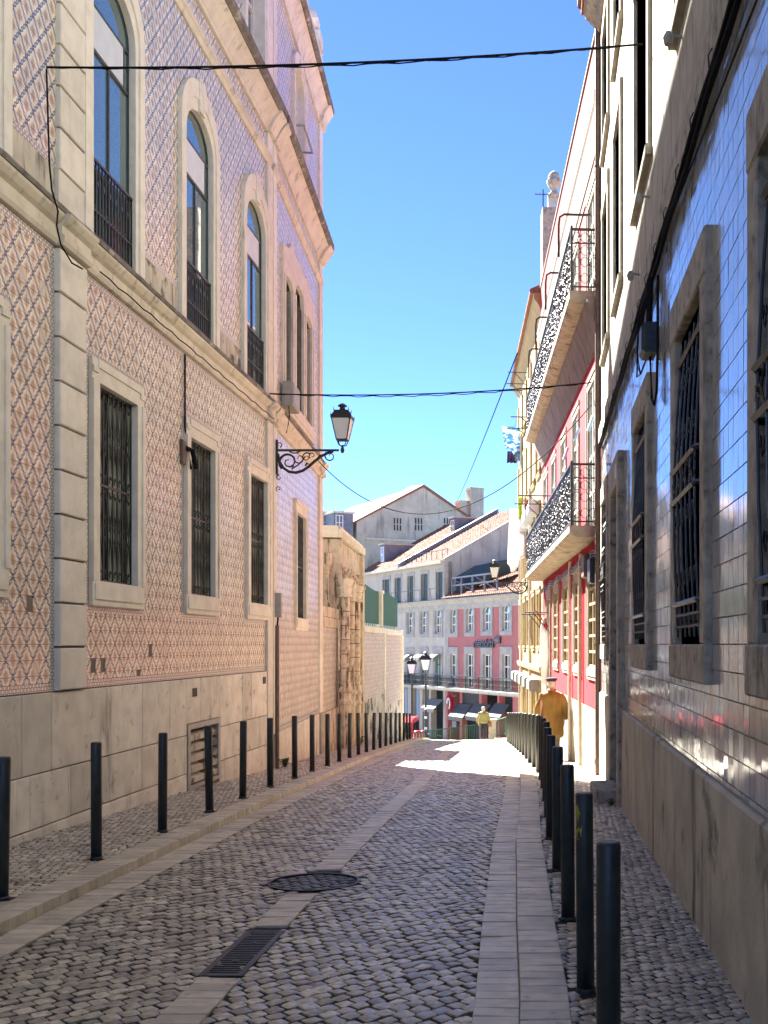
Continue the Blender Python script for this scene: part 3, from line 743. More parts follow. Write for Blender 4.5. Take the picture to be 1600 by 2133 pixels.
# mouldings
pr1 = [(-.02,4.05),(.05,4.06),(.07,4.10),(.07,4.15),(.045,4.17),(.045,4.25),(.09,4.28),(.13,4.33),(.14,4.36),(-.02,4.37)]
pr1b = [(-.02,4.371),(.145,4.371),(.15,4.41),(.14,4.43),(-.02,4.46)]
pr2 = [(-.02,8.69),(.03,8.70),(.05,8.74),(.05,8.78),(.08,8.80),(.08,8.86),(-.02,8.88)]
pr3 = [(-.02,9.24),(.05,9.24),(.06,9.30),(.08,9.32),(.13,9.42),(.20,9.52),(.25,9.56),(.25,9.60),(-.02,9.60)]
pr3b = [(-.02,9.601),(.27,9.601),(.33,9.64),(.34,9.74),(.30,9.80),(-.02,9.84)]
pr4 = [(-.02,12.55),(.05,12.55),(.07,12.66),(.12,12.78),(.20,12.90),(.25,12.94),(-.02,12.96)]
pr4b = [(-.02,12.961),(.28,12.961),(.33,12.99),(.33,13.10),(.28,13.18),(-.02,13.22)]
for pr, nm, mt in ((pr1, 'string_course', CORN), (pr2, 'string_course', CORN), (pr3, 'cornice', CORN), (pr4, 'cornice', CORN), (pr1b, 'string_course_top', DIRT), (pr3b, 'cornice_top', DIRT), (pr4b, 'cornice_top', DIRT)):
    for k in range(9):
        a = U0+(19.33-U0)*k/9; b = U0+(19.33-U0)*(k+1)/9-.006
        MB(L1).profile(pr, a, b).build(nm, mt, lb)
    for k in range(3):
        a = .06+(L2E-.06)*k/3; b = .06+(L2E-.06)*(k+1)/3-(.006 if k < 2 else 0)
        MB(L2).profile(pr, a, b+(.02 if k == 2 else 0)).build(nm, mt, lb)
# mouldings break forward over the pilasters
def brk(f, pr, a, b, d, nm):
    MB(f).profile([(w+d if w > 0 else w, z+.002 if i < len(pr)/2 else z+.004) for i, (w, z) in enumerate(pr)], a, b).build(nm, CORN, lb)
qa, qb = 10.74, 11.37
for pr, nm in ((pr1, 'string_course'),): brk(L1, pr, qa-.03, qb+.03, .06, nm)
for pr, nm in ((pr1, 'string_course'), (pr3, 'cornice'), (pr4, 'cornice')):
    brk(L1, pr, 18.98, 19.36, .06, nm); brk(L2, pr, .03, .42, .06, nm)
    brk(L2, pr, L2E-.52, L2E+.03, .07, nm)
# stained plinth band over the lower moulding, between the arched windows
xs_ = [U0]+[x for a,b,c,d,e in ARC for x in (a-.24, b+.24)]+[19.0]
for a, b in zip(xs_[::2], xs_[1::2]): MB(L1).box(a, b-.003, -.01, .014, 4.455, 4.84).build('plinth_band', BAND, lb)
MB(L2).box(.36, L2E-.45, -.01, .014, 4.455, 4.60).build('plinth_band', BAND, lb)
# frieze plaque with a shop-lamp shadow is plain; pilasters: blocks with open joints
def blocks(f, u0, u1, z0, z1, h, proud, nm='quoin_block', mat=STONE, jg=.022):
    n = max(1, round((z1-z0)/h)); h = (z1-z0)/n
    for k in range(n): MB(f).bbox(u0+R.uniform(-.004,.004), u1, -.01, proud+R.uniform(-.004,.004), z0+h*k+jg/2, z0+h*(k+1)-jg/2, .010).build(nm, mat, lb)
blocks(L1, qa, qb, -.48, 4.04, .46, .075); blocks(L1, qa+.03, qb+.0, 4.85, 8.68, .44, .065)
MB(L1).box(qa, qb, -.01, .055, 4.47, 4.84).build('quoin_block', STONE, lb)
MB(L1).box(qa+.03, qb, -.01, .04, -.48, 4.05).build('quoin_backing', MORTAR, lb)
MB(L1).box(qa+.06, qb-.03, -.01, .04, 4.85, 8.68).build('quoin_backing', MORTAR, lb)
for f, a, b in ((L1, 19.02, 19.36), (L2, .04, .36), (L2, L2E-.45, L2E+.02)):
    for za, zb in ((-1.66 if f is L2 else -2.6, 4.04), (4.47, 8.68), (8.9, 9.23), (9.85, 12.54), (13.23, 14.3)):
        n = max(1, round((zb-za)/1.5))
        for k in range(n): MB(f).bbox(a, b, -.01, .055, za+(zb-za)*k/n+.002, za+(zb-za)*(k+1)/n-.002, .006).build('pilaster_block', STONE, lb)
# corner return of the far end, seen edge on
MB(L2).box(L2E, L2E+.02, -.45, .05, -3.6, 12.5).build('corner_strip', STONE, lb)
MB(L1).box(U0, 19.3, -.44, .02, 14.3, 14.42).build('coping', CORN, lb); MB(L2).box(.0, L2E+.03, -.44, .03, 14.3, 14.42).build('coping', CORN, lb)
MB(L2).box(L2E-.5, L2E+.02, -.4, .06, 14.42, 14.75).frust([(.22,14.75),(.22,14.8),(.12,14.9),(.17,15.1),(.1,15.3),(.02,15.4)], L2E-.24, -.17).build('finial', CORN, lb)
# stone base of the first wing: uneven courses of big slabs
ub = U0
courses = [(-1.27,-.485), (-1.80,-1.275), (-2.6,-1.805)]
for ci, (za, zb) in enumerate(courses):
    u = U0
    while u < 19.0:
        l = R.uniform(.55, 1.5) if ci != 1 else R.uniform(.7, 1.7)
        v = min(u+l, 19.0)
        if 19.0-v < .3: v = 19.0
        segs = [(u, v)]
        if v > 14.70 and u < 16.22 and zb > -2.05 and za < -1.12: segs = [s for s in ((u, min(v, 14.70)), (max(u, 16.22), v)) if s[1]-s[0] > .08]
        for a, b in segs:
            MB(L1).bbox(a+.004, b-.004, -.01, .035+R.uniform(-.006,.006), za+R.uniform(.002,.006), zb-.003, .008).build('stone_block', STONEB, lb)
        u = v
for a_, b_ in ((14.70, 15.3), (15.3, 16.22)): MB(L1).bbox(a_+.004, b_-.004, -.01, .036, -1.115, -.488, .008).build('stone_block', STONEB, lb)
# louvred vent in the base
vo = MB(L1); vo.box(14.72, 14.82, -.05, .05, -2.05, -1.12); vo.box(16.10, 16.2, -.05, .05, -2.05, -1.12); vo.box(14.82, 16.10, -.05, .05, -1.2, -1.12); vo.box(14.82, 16.10, -.05, .05, -2.05, -1.99)
vp = vo.build('vent', GREYBOX, lb)
for k in range(5):
    z = -1.97+k*.15
    MB(L1).add([(14.82,-.06,z+.10),(16.1,-.06,z+.10),(16.1,.03,z),(14.82,.03,z),(14.82,-.06,z+.115),(16.1,-.06,z+.115),(16.1,.035,z+.075),(14.82,.035,z+.075)],
               [(0,1,2,3),(4,5,6,7),(2,3,7,6),(0,1,5,4),(0,3,7,4),(1,2,6,5)]).build('slat', BAND, vp)
MB(L1).box(14.8, 16.12, -.44, -.2, -2.05, -1.12).build('vent_back', DARK, vp)
for px, py in ((400,1442),(546,1417)):
    u, z = L1.u(px), L1.z(px, py); MB(L1).box(u-.09, u+.09, .02, .046, z-.06, z+.06).build('drain_hole', DARK, lb)
# second wing base: tall smooth slabs
za, u = -1.66, .38
for k in range(5):
    v = .38+(L2E-.83)*(k+1)/5
    MB(L2).bbox(u+.003, v-.003, -.01, .035, -3.5, -1.665, .008).build('stone_block', STONEB, lb); u = v
# tiles
def arch_hole(c0, c1, z0, zs, rise, ss, st):
    cc, hw = (c0+c1)/2, (c1-c0)/2+ss-.01
    def h(a, b, c, d):
        if d < z0-.4: return False
        def ins(u, z): return abs(u-cc) < hw and z < zs+.1+(rise+st-.1)*sqrt(max(0, 1-((u-cc)/hw)**2)) and z > z0-.4
        return all(ins(u, z) for u in (a, b) for z in (c, d))
    return h
lh = [(a-.2, b+.2, c-.27, d+.24) for a,b,c,d in LOW]
lowband = [(a-.27, b+.27, c-.36, d+.33) for a,b,c,d in LOW]
def bandrects(a, b, c, d, t): return [(a-t, b+t, d, d+t), (a-t, b+t, c-t, c), (a-t, a, c, d), (b, b+t, c, d)]
bord = []
for a,b,c,d in lh: bord += bandrects(a, b, c, d, .085)
bord += [(U0, qa, -.475, -.39), (qb, 19.0, -.475, -.39), (U0, qa, 3.96, 4.045), (qb, 19.0, 3.96, 4.045), (qa-.085, qa, -.39, 3.96), (qb, qb+.085, -.39, 3.96)]
allh = [(a-.285, b+.285, c-.355, d+.325) for a,b,c,d in LOW]
cells = tile_cells(U0, qa-.085, -.39, 3.96, .132, .157, allh)+tile_cells(qb+.085, 19.0, -.39, 3.96, .132, .157, allh)
gone = []
for px, py in ((697,1170),(768,1170),(1013,1255),(1105,1060),(200,700),(1110,1075)):
    px, py = px/3.556, 1050+py/3.556; gone.append((L1.u(px), L1.z(px, py)))
cells = [c for c in cells if not any(c[0] <= u <= c[1] and c[2] <= z <= c[3] for u, z in gone)]
upb = [(qa, qb, 4.8, 8.7)]
uph = [arch_hole(a, b, c, d, e, .24, .42) for a,b,c,d,e in ARC]+upb
ucells = tile_cells(U0, 19.0, 4.93, 8.68, .132, .157, uph)
vis = lambda c: (c[0] < 9.4, c[0])
build_tiles(L1, lb, cells+ucells+tile_cells(U0, 19.0, 8.89, 9.23, .132, .157, [])+tile_cells(U0, 19.0, 9.86, 12.54, .132, .157, [arch_hole(a,b,c,d,e,.2,.25) for a,b,c,d,e in TOP]),
            AZ_O, AZ_A, 'tile', 300, key=vis, tilt=.003)
c2 = tile_cells(.37, L2E-.46, -1.58, 4.04, .132, .157, [(w2[0]-.15, w2[1]+.15, w2[2]-.26, w2[3]+.26)])+tile_cells(.37, L2E-.46, 4.62, 8.68, .132, .157, [(hu0, hu1, 4.62, 7.75)])
c2 += tile_cells(.37, L2E-.46, 8.89, 9.23, .132, .157, [])+tile_cells(.37, L2E-.46, 9.86, 12.54, .132, .157, [arch_hole(*T2, .22, .25)])
build_tiles(L2, lb, c2, AZ_A, AZ_A, 'tile', 0, tilt=.003)
for a, b, c, d in bord+[(p_, q_, 4.845, 4.93) for p_, q_ in zip(xs_[::2], xs_[1::2])]:
    m = MB(L1); hor = (b-a) > (d-c); n = max(1, int(((b-a) if hor else (d-c))/.158))
    for k in range(n):
        if hor: m.bbox(a+(b-a)*k/n+.001, a+(b-a)*(k+1)/n-.001, 0, .010, c+.001, d-.001, .002)
        else: m.bbox(a+.001, b-.001, 0, .010, c+(d-c)*k/n+.001, c+(d-c)*(k+1)/n-.001, .002)
    o = m.build('border_tiles', AZB, lb); o['kind'] = 'stuff'
for a, b, c, d in ((.37, L2E-.46, -1.66, -1.58),):
    m = MB(L2)
    for k in range(34): m.bbox(a+(b-a)*k/34+.001, a+(b-a)*(k+1)/34-.001, 0, .010, c, d, .002)
    m.build('border_tiles', AZB, lb)['kind'] = 'stuff'
# conduit, meter boxes
u = .2
m = MB(L2); m.tube([(u, .09, -2.5), (u, .09, .35)], .035, 8); m.build('downpipe', PIPE, lb)
MB(L2).bbox(u-.07, u+.07, .05, .17, .5, .95).build('meter_box', GREYBOX, lb)
m = MB(L2); m.tube([(u, .09, .35), (u+.01, .1, .5)], .018, 6); m.build('conduit', WIRE, lb)

# ------------------------------------------------------------------ old stone portal and the walled garden beyond it
G1 = Frame(-5.48, 26.0, -.61, 9.98, 1); GE = G1.u(752.5)
gt = thing('stone_portal', (-5.8, 30, g(30)), 'weathered ochre stone portal with twisted columns between tiled house and green fence', 'portal')
pu = G1.u(704.5)                                     # near edge of the tall portal block
m = MB(G1); m.box(.0, pu-.01, -.6, 0, -3.6, .72); m.box(.0, pu-.01, -1.1, -.75, .72, 3.0); m.box(pu, GE, -1.2, .0, -3.9, 2.99); m.build('wall', GSTONE, gt)
zt0 = G1.z(704.5, 1105)
m = MB(G1); m.bbox(pu-.12, GE+.1, -1.3, .14, 3.02, 3.26, .03); m.bbox(pu-.05, GE+.05, -1.25, .06, 3.26, 3.36, .02); m.build('cornice', CORN, gt)
m = MB(G1); m.box(0, pu-.012, -.62, .03, .72, .98); m.build('sill', GSTONE, gt)
# green window with an old column in the recess
wf = MB(G1)
for k in range(5): wf.box(pu-2.5+k*.5, pu-2.46+k*.5, -.74, -.70, .98, 2.6)
for z in (.98, 1.5, 2.05, 2.56): wf.box(pu-2.5, pu-.5, -.745, -.695, z, z+.04)
wo = wf.build('window', FENCE, gt); MB(G1).box(pu-2.5, pu-.45, -.76, -.75, .98, 2.6).build('pane', GLASSD, wo)
m = MB(G1); m.lathe([(.2,.98),(.2,1.1),(.15,1.2),(.13,1.25),(.13,1.95),(.16,2.0),(.13,2.05),(.22,2.25),(.24,2.4),(.24,2.55)], pu-.28, -.35, 12); m.build('column', GSTONE, gt)
# tile panel with a stone frame on the low wall
m = MB(G1); m.box(pu-.45, pu-.02, -.01, .06, -1.75, .70); m.box(0, pu-.46, -.01, .05, .45, .70); m.box(0, pu-.46, -.01, .05, -3.5, -1.75); m.bbox(pu-.46, pu-.02, -.01, .05, -3.5, -1.76); m.build('stone_frame', GSTONE, gt)
build_tiles(G1, gt, tile_cells(.05, pu-.46, -1.74, .44, .132, .157, []), AZ_A, AZ_A, 'tile', 0)
MB(G1).box(pu-.40, pu-.24, .06, .10, -1.05, -.72).build('switch_box', GREYBOX, gt)
# portal: reveal, columns, capitals, carved lintel
def twisted(cu, cw, z0, z1, r, turns, n=14, rings=44):
    m = MB(G1); vs = []; fs = []
    for i in range(rings+1):
        z = z0+(z1-z0)*i/rings
        for k in range(n):
            a = 2*pi*k/n; rr = r*(1+.13*abs(sin(1.5*a+2*pi*turns*i/rings)))-.02
            vs.append((cu+rr*cos(a), cw+rr*sin(a), z))
    for i in range(rings):
        for k in range(n): fs.append((i*n+k, i*n+(k+1)%n, (i+1)*n+(k+1)%n, (i+1)*n+k))
    return m.add(vs, fs)
u1, u2, u3 = G1.u(717, .25), G1.u(731, .12), G1.u(742, .2)
for (cu, cw, tw, zb, r) in ((u1, .27, True, -1.05, .15), (u2, .14, False, -1.25, .10), (u3, .20, True, -1.25, .14)):
    co = MB(G1).lathe([(r*.8, zb), (r*.8, 1.30)], cu, cw, 10).build('column', MORTAR, gt)
    for q in range(6):                               # drums with open joints
        za_, zb_ = zb+(1.30-zb)*q/6+.012, zb+(1.30-zb)*(q+1)/6-.012
        if tw: twisted(cu, cw, za_, zb_, r, .8, 16, 12).build('drum', GSTONE, co)
        else: MB(G1).lathe([(r*.96, za_), (r, za_+.02), (r, zb_-.02), (r*.96, zb_)], cu, cw, 14).build('drum', GSTONE, co, True)
    MB(G1).lathe([(r*1.15,-3.7),(r*1.15,zb-.62),(r*1.4,zb-.6),(r*1.4,zb-.52),(r*1.15,zb-.46),(r*1.15,zb-.3),(r*1.4,zb-.26),(r*1.4,zb-.18),(r*1.15,zb-.12),(r*1.15,zb-.02),(r,zb)], cu, cw, 8).build('column_base', GSTONE, gt)
    MB(G1).lathe([(r,1.30),(r*1.35,1.32),(r*1.35,1.37),(r*1.1,1.40),(r*1.4,1.55),(r*1.2,1.60),(r*1.6,1.70),(r*1.7,1.76),(r*1.7,1.80)], cu, cw, 10).build('capital', CORN, gt)
m = MB(G1)
for k in range(60):                                  # carved frieze: leafy lumps
    u = pu+.15+R.random()*(GE-pu-.9); z_ = 1.84+R.random()*.3; r_ = .05+R.random()*.05; m.lathe([(.02,z_-r_),(r_,z_-r_*.4),(r_*.9,z_+r_*.5),(.02,z_+r_)], u, .10+R.random()*.08, 7)
m.box(pu+.1, GE-.3, -.01, .10, 1.8, 2.18); m.build('frieze', GSTONE, gt)
m = MB(G1); m.bbox(pu, pu+.28, -.01, .10, -3.7, 2.98, .02); m.bbox(GE-.5, GE, -.01, .12, -3.8, 2.98, .02); m.build('pier', GSTONE, gt)
for k in range(7): MB(G1).box(pu+.3, GE-.52, .0, .012+.02*(k%2), -2.6+k*.66, -1.98+k*.66).build('stone_block', GSTONE, gt)

GW = Frame(-6.10, 36.0, -.21, 12.0, 1); WE = GW.u(837)
gw = thing('garden_wall', (-6.2, 42, g(42)), 'low tiled garden wall with cream piers beneath the green slatted fence', 'wall')
pm = GW.u(799.5)
m = MB(GW); m.box(.02, WE, -.35, 0, -5.2, .42); m.build('wall', BAND, gw)
m = MB(GW); m.bbox(.02, pm-.12, -.42, .07, .42, .66, .03); m.bbox(pm-.1, WE+.05, -.42, .07, .40, .64, .03); m.build('coping', CORN, gw)
for u in (.1, pm, WE-.1): MB(GW).bbox(u-.13, u+.13, -.01, .08, -5.2, .41, .02).build('pier', STONE, gw)
build_tiles(GW, gw, tile_cells(.25, pm-.14, -1.95, .40, .132, .157, [])+tile_cells(pm+.14, WE-.24, -2.5, .40, .132, .157, []), AZ_A, AZ_A, 'tile', 0)
gf = thing('green_fence', (-6.2, 42, .62), 'dark green slatted screen fence on top of the tiled garden wall', 'fence')
zA, zB = GW.z(756, 1212), GW.z(830, 1243)
for (a, b) in ((.05, pm-.16), (pm+.16, WE-.15)):
    n = int((b-a)/.16)
    for k in range(n):
        u = a+(b-a)*k/n; zt = 2.12+.05*sin(u)
        MB(GW).box(u+.014, u+(b-a)/n-.014, -.20, -.175, .78, zt).build('slat', FENCE, gf)
    m = MB(GW)
    for z in (.95, 1.9): m.box(a, b, -.23, -.20, z, z+.06)
    for k in range(int((b-a)/.5)): m.box(a+.1+k*.5, a+.14+k*.5, -.22, -.19, .64, .8)
    m.build('rail', FENCE, gf)
m = MB(GW); m.bbox(pm-.15, pm+.15, -.32, -.04, .64, 2.0, .02); m.bbox(pm-.2, pm+.2, -.36, 0, 2.0, 2.12, .02); m.build('pier', CORN, gf)

# ------------------------------------------------------------------ right building: glazed tile below, pale render above
R1 = Frame(1.03, 0, 0, 1, -1)
rb = thing('glazed_tile_house', (1.03, 8, g(8)), 'tall right house with glossy sky reflecting tiles, rough stone windows and pale upper floors', 'house')
RU0, RU1 = -5.0, 17.70
RWN = [(1.45,2.75,0,2.2), (3.5,4.76,0,2.2), (6.44,7.68,0,2.2), (9.82,11.02,0,2.2), (15.62,16.72,0,2.2)]
RD = (13.05, 14.25, -2.2, 1.98)
UPW = [(a-.05, b+.05, 4.55, 6.75) for a,b,c,d in RWN]+[(13.1,14.2,4.55,6.75)]
UP2 = [(a, b, 7.75, 9.55) for a,b,c,d in UPW]
m = MB(R1); wallgrid(m, RU0, RU1, -2.8, 3.62, -.45, 0, RWN+[RD]); m.box(RU0, RU0+.4, -9, -.45, -2.8, 10.6)
m.build('lower_wall', MORTAR, rb)
m = MB(R1); wallgrid(m, RU0, RU1, 3.62, 10.6, -.45, .012, UPW+UP2); m.build('upper_wall', RPLAST, rb)
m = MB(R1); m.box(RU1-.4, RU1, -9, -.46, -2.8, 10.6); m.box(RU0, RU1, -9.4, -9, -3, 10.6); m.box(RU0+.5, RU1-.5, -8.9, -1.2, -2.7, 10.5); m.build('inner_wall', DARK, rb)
m = MB(R1); m.plan([(RU0, -9.2), (RU1+.1, -9.2), (RU1+.1, .34), (RU0, .34)], 10.60, 10.70); m.profile([(.34,10.7),(.40,10.74),(.40,10.84),(.30,10.92),(-9,13.5),(-9,10.7)], RU0, RU1+.12); m.build('roof', ROOFT, rb)
m = MB(R1); m.profile([(0,10.2),(.06,10.22),(.12,10.36),(.26,10.5),(.30,10.6),(0,10.6)], RU0, RU1+.05); m.build('cornice', RSTONE, rb)
# base render, top stone band
for a, b in ((RU0, RD[0]-.24), (RD[1]+.24, RU1)): MB(R1).bbox(a, b, -.01, .045, -2.8, -.79, .02).build('base', RBASE, rb)
for k in range(12):
    a = RU0+(RU1-RU0)*k/12; b = RU0+(RU1-RU0)*(k+1)/12-.004
    MB(R1).profile([(-.01,3.30),(.05,3.30),(.06,3.34),(.06,3.56),(.03,3.60),(-.01,3.615)], a, b).build('string_course', RSTONE, rb)
def ragged(m, a, b, w0, w1, z0, z1): m.bbox(a, b, w0, w1, z0, z1, .012)
def belly(f, parent, u0, u1):
    gm = MB(f); W_ = lambda z: .025+.045*sin(pi*min(1, max(0, (2.1-z)/2.0)))+.03*(2.0-z)/2
    zsN = [2.12,1.99,1.6,1.22,1.0,.62,.28,.05]
    for zc in (1.99, 1.22, 1.0, .28):
        w = W_(zc); gm.tube([(u0-.0, -.08, zc), (u0+.03, w-.03, zc), (u0+.08, w, zc), (u1-.08, w, zc), (u1-.03, w-.03, zc), (u1, -.08, zc)], .018, 4)
    n = 6
    for i in range(n):
        u = u0+.10+(u1-u0-.2)*i/(n-1); gm.tube([(u, W_(z)-.012, z) for z in zsN], .009, 5)
    for k in range(1, 26):                            # waves between the two middle bands, and scrolls
        pass
    for s in (1,-1):
        gm.tube([(u0+.08+(u1-u0-.16)*i/40, W_(1.1)-.01, 1.11+s*.035+.06*sin(2*pi*4*i/40+(0 if s > 0 else pi))) for i in range(41)], .007, 4)
    for i in range(n-1):
        um = u0+.10+(u1-u0-.2)*(i+.5)/(n-1)
        for zc in (1.80, 1.42, .86, .45, .16):
            r = .032; gm.tube([(um+r*cos(2*pi*k/8), W_(zc)-.012, zc+r*1.5*sin(2*pi*k/8)) for k in range(8)], .006, 4, True)
    for zc in (.2,.12): gm.box(u0+.05, u1-.05, W_(zc)-.02, W_(zc)-.005, zc-.008, zc+.008)
    return gm.build('grille', IRON, parent)
for k, (a, b, c, d) in enumerate(RWN):
    o = window(R1, rb, a, b, c, d, depth=.22, fr=DFR, vm=(.5,), hm=(.3,.62), glass=GLASSD)
    s = MB(R1); ss = .20
    ragged(s, a-ss, a, -.2, .06, c, d); ragged(s, b, b+ss, -.2, .06, c, d); ragged(s, a-ss, b+ss, -.2, .065, d, d+.28); ragged(s, a-ss-.01, b+ss+.01, -.2, .07, c-.24, c)
    s.build('surround', RSTONE, o)
    belly(R1, o, a, b)
# doorway
s = MB(R1); a, b, c, d = RD
s.bbox(a-.22, a, -.35, .09, -2.8, d, .012); s.bbox(b, b+.22, -.35, .09, -2.8, d, .012); s.bbox(a-.22, b+.22, -.35, .095, d, d+.38, .012)
do = MB(R1).box(a, b, -.40, -.34, c-.2, d); 
do.box(a+.08, (a+b)/2-.05, -.34, -.315, -1.9, -.6); do.box((a+b)/2+.05, b-.08, -.34, -.315, -1.9, -.6); do.box(a+.08, (a+b)/2-.05, -.34, -.315, -.4, 1.2); do.box((a+b)/2+.05, b-.08, -.34, -.315, -.4, 1.2)
dd = do.build('door', mk('dark_door_paint', (.05,.055,.05), (.035,.04,.036), 5, .5, .2), rb); s.build('door_surround', RSTONE, rb)
MB(R1).tube([((a+b)/2-.03, -.33, -.9), ((a+b)/2-.03, -.26, -.9), ((a+b)/2-.03, -.26, -.75), ((a+b)/2-.03, -.33, -.75)], .012, 6).build('handle', CAST, dd)
MB(R1).bbox(a+.1, b-.1, .04, .36, -2.3, g(13.6)+.17, .02).build('doorstep', RSTONE, rb)
# upper windows: stone frames proud of the render, dark openings, green-grey blinds
for (a, b, c, d) in UPW+UP2:
    o = window(R1, rb, a, b, c, d, depth=.22, fr=WFR, vm=(.5,), hm=(.7,), glass=GLASSD)
    s = MB(R1); ss = .17
    s.bbox(a-ss, a, -.2, .05, c, d, .01); s.bbox(b, b+ss, -.2, .05, c, d, .01); s.bbox(a-ss, b+ss, -.2, .055, d, d+.2, .01); s.bbox(a-ss-.02, b+ss+.02, -.2, .075, c-.10, c, .01)
    s.build('surround', PSTONE, o)
# tiles
rh = [(a-.2, b+.2, c-.24, d+.28) for a,b,c,d in RWN]+[(RD[0]-.22, RD[1]+.22, -3, RD[3]+.38)]
cells = tile_cells(RU0, RU1-.02, -.785, 3.295, .143, .150, rh)
build_tiles(R1, rb, cells, GT_O, GT_A, 'tile', 300, key=lambda c: (c[0] < 4.7, c[0]), tilt=.006, gap=.0035, th=.010)
# number plate over the door, wall lights and hooks on the render
MB(R1).box(RD[0]-.1, RD[0]+.06, .095, .10, 2.05, 2.22).build('number_plate', BLIND, rb)
m = MB(R1)
for px, py in ((1424,78),(1357,412),(1336,573)):
    u, z = R1.u(px), R1.z(px, py); m.tube([(u, .0, z), (u, .10, z+.02), (u, .12, z-.03)], .012, 5); m.lathe([(.03, z-.05), (.04, z), (.02, z+.04)], u, .11, 8)
m.build('wall_fitting', GREYBOX, rb)
dp = MB(R1); dp.tube([(17.68, .06, -2.3), (17.68, .06, 10.3)], .05, 8); 
for z in range(-2, 10, 2): dp.lathe([(.065, z), (.065, z+.08)], 17.68, .06, 8)
dp.build('downpipe', PIPE, rb)

# ------------------------------------------------------------------ pink house with two long balconies
P = Frame(1.03, 17.78, -.96, 13.2, -1); PE = P.u(1130)
ph = thing('pink_house', (.6, 24, g(24)), 'raspberry pink house with two long iron balconies on the sunny side of the street', 'house')
Z1t, Z1b, Z2t, Z2b = 2.04, 1.86, 6.08, 5.88
def uu(a, b): return (P.u(b), P.u(a))
GF = [uu(1228,1244.5), uu(1198.5,1211), uu(1175.5,1187), uu(1155.5,1164)]
GD = uu(1140.5,1147.5)
nb = 5; bw = PE/nb
MF = [(bw*(k+.5)-.55, bw*(k+.5)+.55) for k in range(nb)]
GFW = [(a, b, -.42, 1.30) for a, b in GF]; GDW = (GD[0], GD[1], -3.0, 1.22)
MFW = [(a, b, 2.10, 4.70) for a, b in MF]; TFW = [(a, b, 6.14, 8.05) for a, b in MF]
m = MB(P); wallgrid(m, .0, PE, -1.15, 8.3, -.4, 0, GFW+[GDW]+MFW+TFW); m.build('wall', PINK, ph)
m = MB(P); wallgrid(m, .0, PE, -3.6, -1.155, -.4, .02, [GDW]); m.build('base', PSTONE, ph); MB(P).box(0, PE, -9, -8.8, -3.5, 9.3).build('back_wall', PINK, ph)
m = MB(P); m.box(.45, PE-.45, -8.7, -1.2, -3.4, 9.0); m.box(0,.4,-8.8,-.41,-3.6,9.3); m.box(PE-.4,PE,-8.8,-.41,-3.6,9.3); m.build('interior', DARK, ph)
m = MB(P); m.profile([(-.4,8.302),(.02,8.302),(.03,8.42),(.05,8.46),(.05,8.6),(.07,8.9),(.09,9.1),(.12,9.18),(.12,9.34),(-.4,9.36)], 0, PE+.05); m.build('cornice', PCOVE, ph)
m = MB(P); m.box(0, PE, -.4, .05, 9.362, 10.4); m.build('parapet', PINK, ph); m = MB(P); m.bbox(0, PE+.02, -.45, .08, 10.402, 10.5, .02); m.build('coping', PCOVE, ph)
m = MB(P); m.profile([(-.4,9.3),(-.42,9.3),(-5,11.6),(-8.8,9.4)], 0, PE); m.build('roof', ROOFT, ph)
for (a, b, c, d) in GFW:
    o = window(P, ph, a, b, c, d, depth=.045, fr=CREAMT, fw=.05, vm=(.5,), hm=[i/6 for i in range(1, 6)], glass=GLASSD, sur=PSTONE, ss=.14, st=.24, sb=.22, proud=.03)
o = window(P, ph, *GDW, depth=.25, fr=DFR, vm=(.5,), hm=(.72,), glass=GLASSD, sur=PSTONE, ss=.16, st=.3, sb=0, proud=.03, name='door')
for (a, b, c, d) in MFW+TFW:
    window(P, ph, a, b, c, d, depth=.07, fr=WFR, fw=.06, vm=(.5,), hm=(.25,.5,.76), glass=GLASS, sur=PSTONE, ss=.11, st=.18, sb=0, proud=.012)
bu0, bu1 = .40, PE-.12; BD = .50
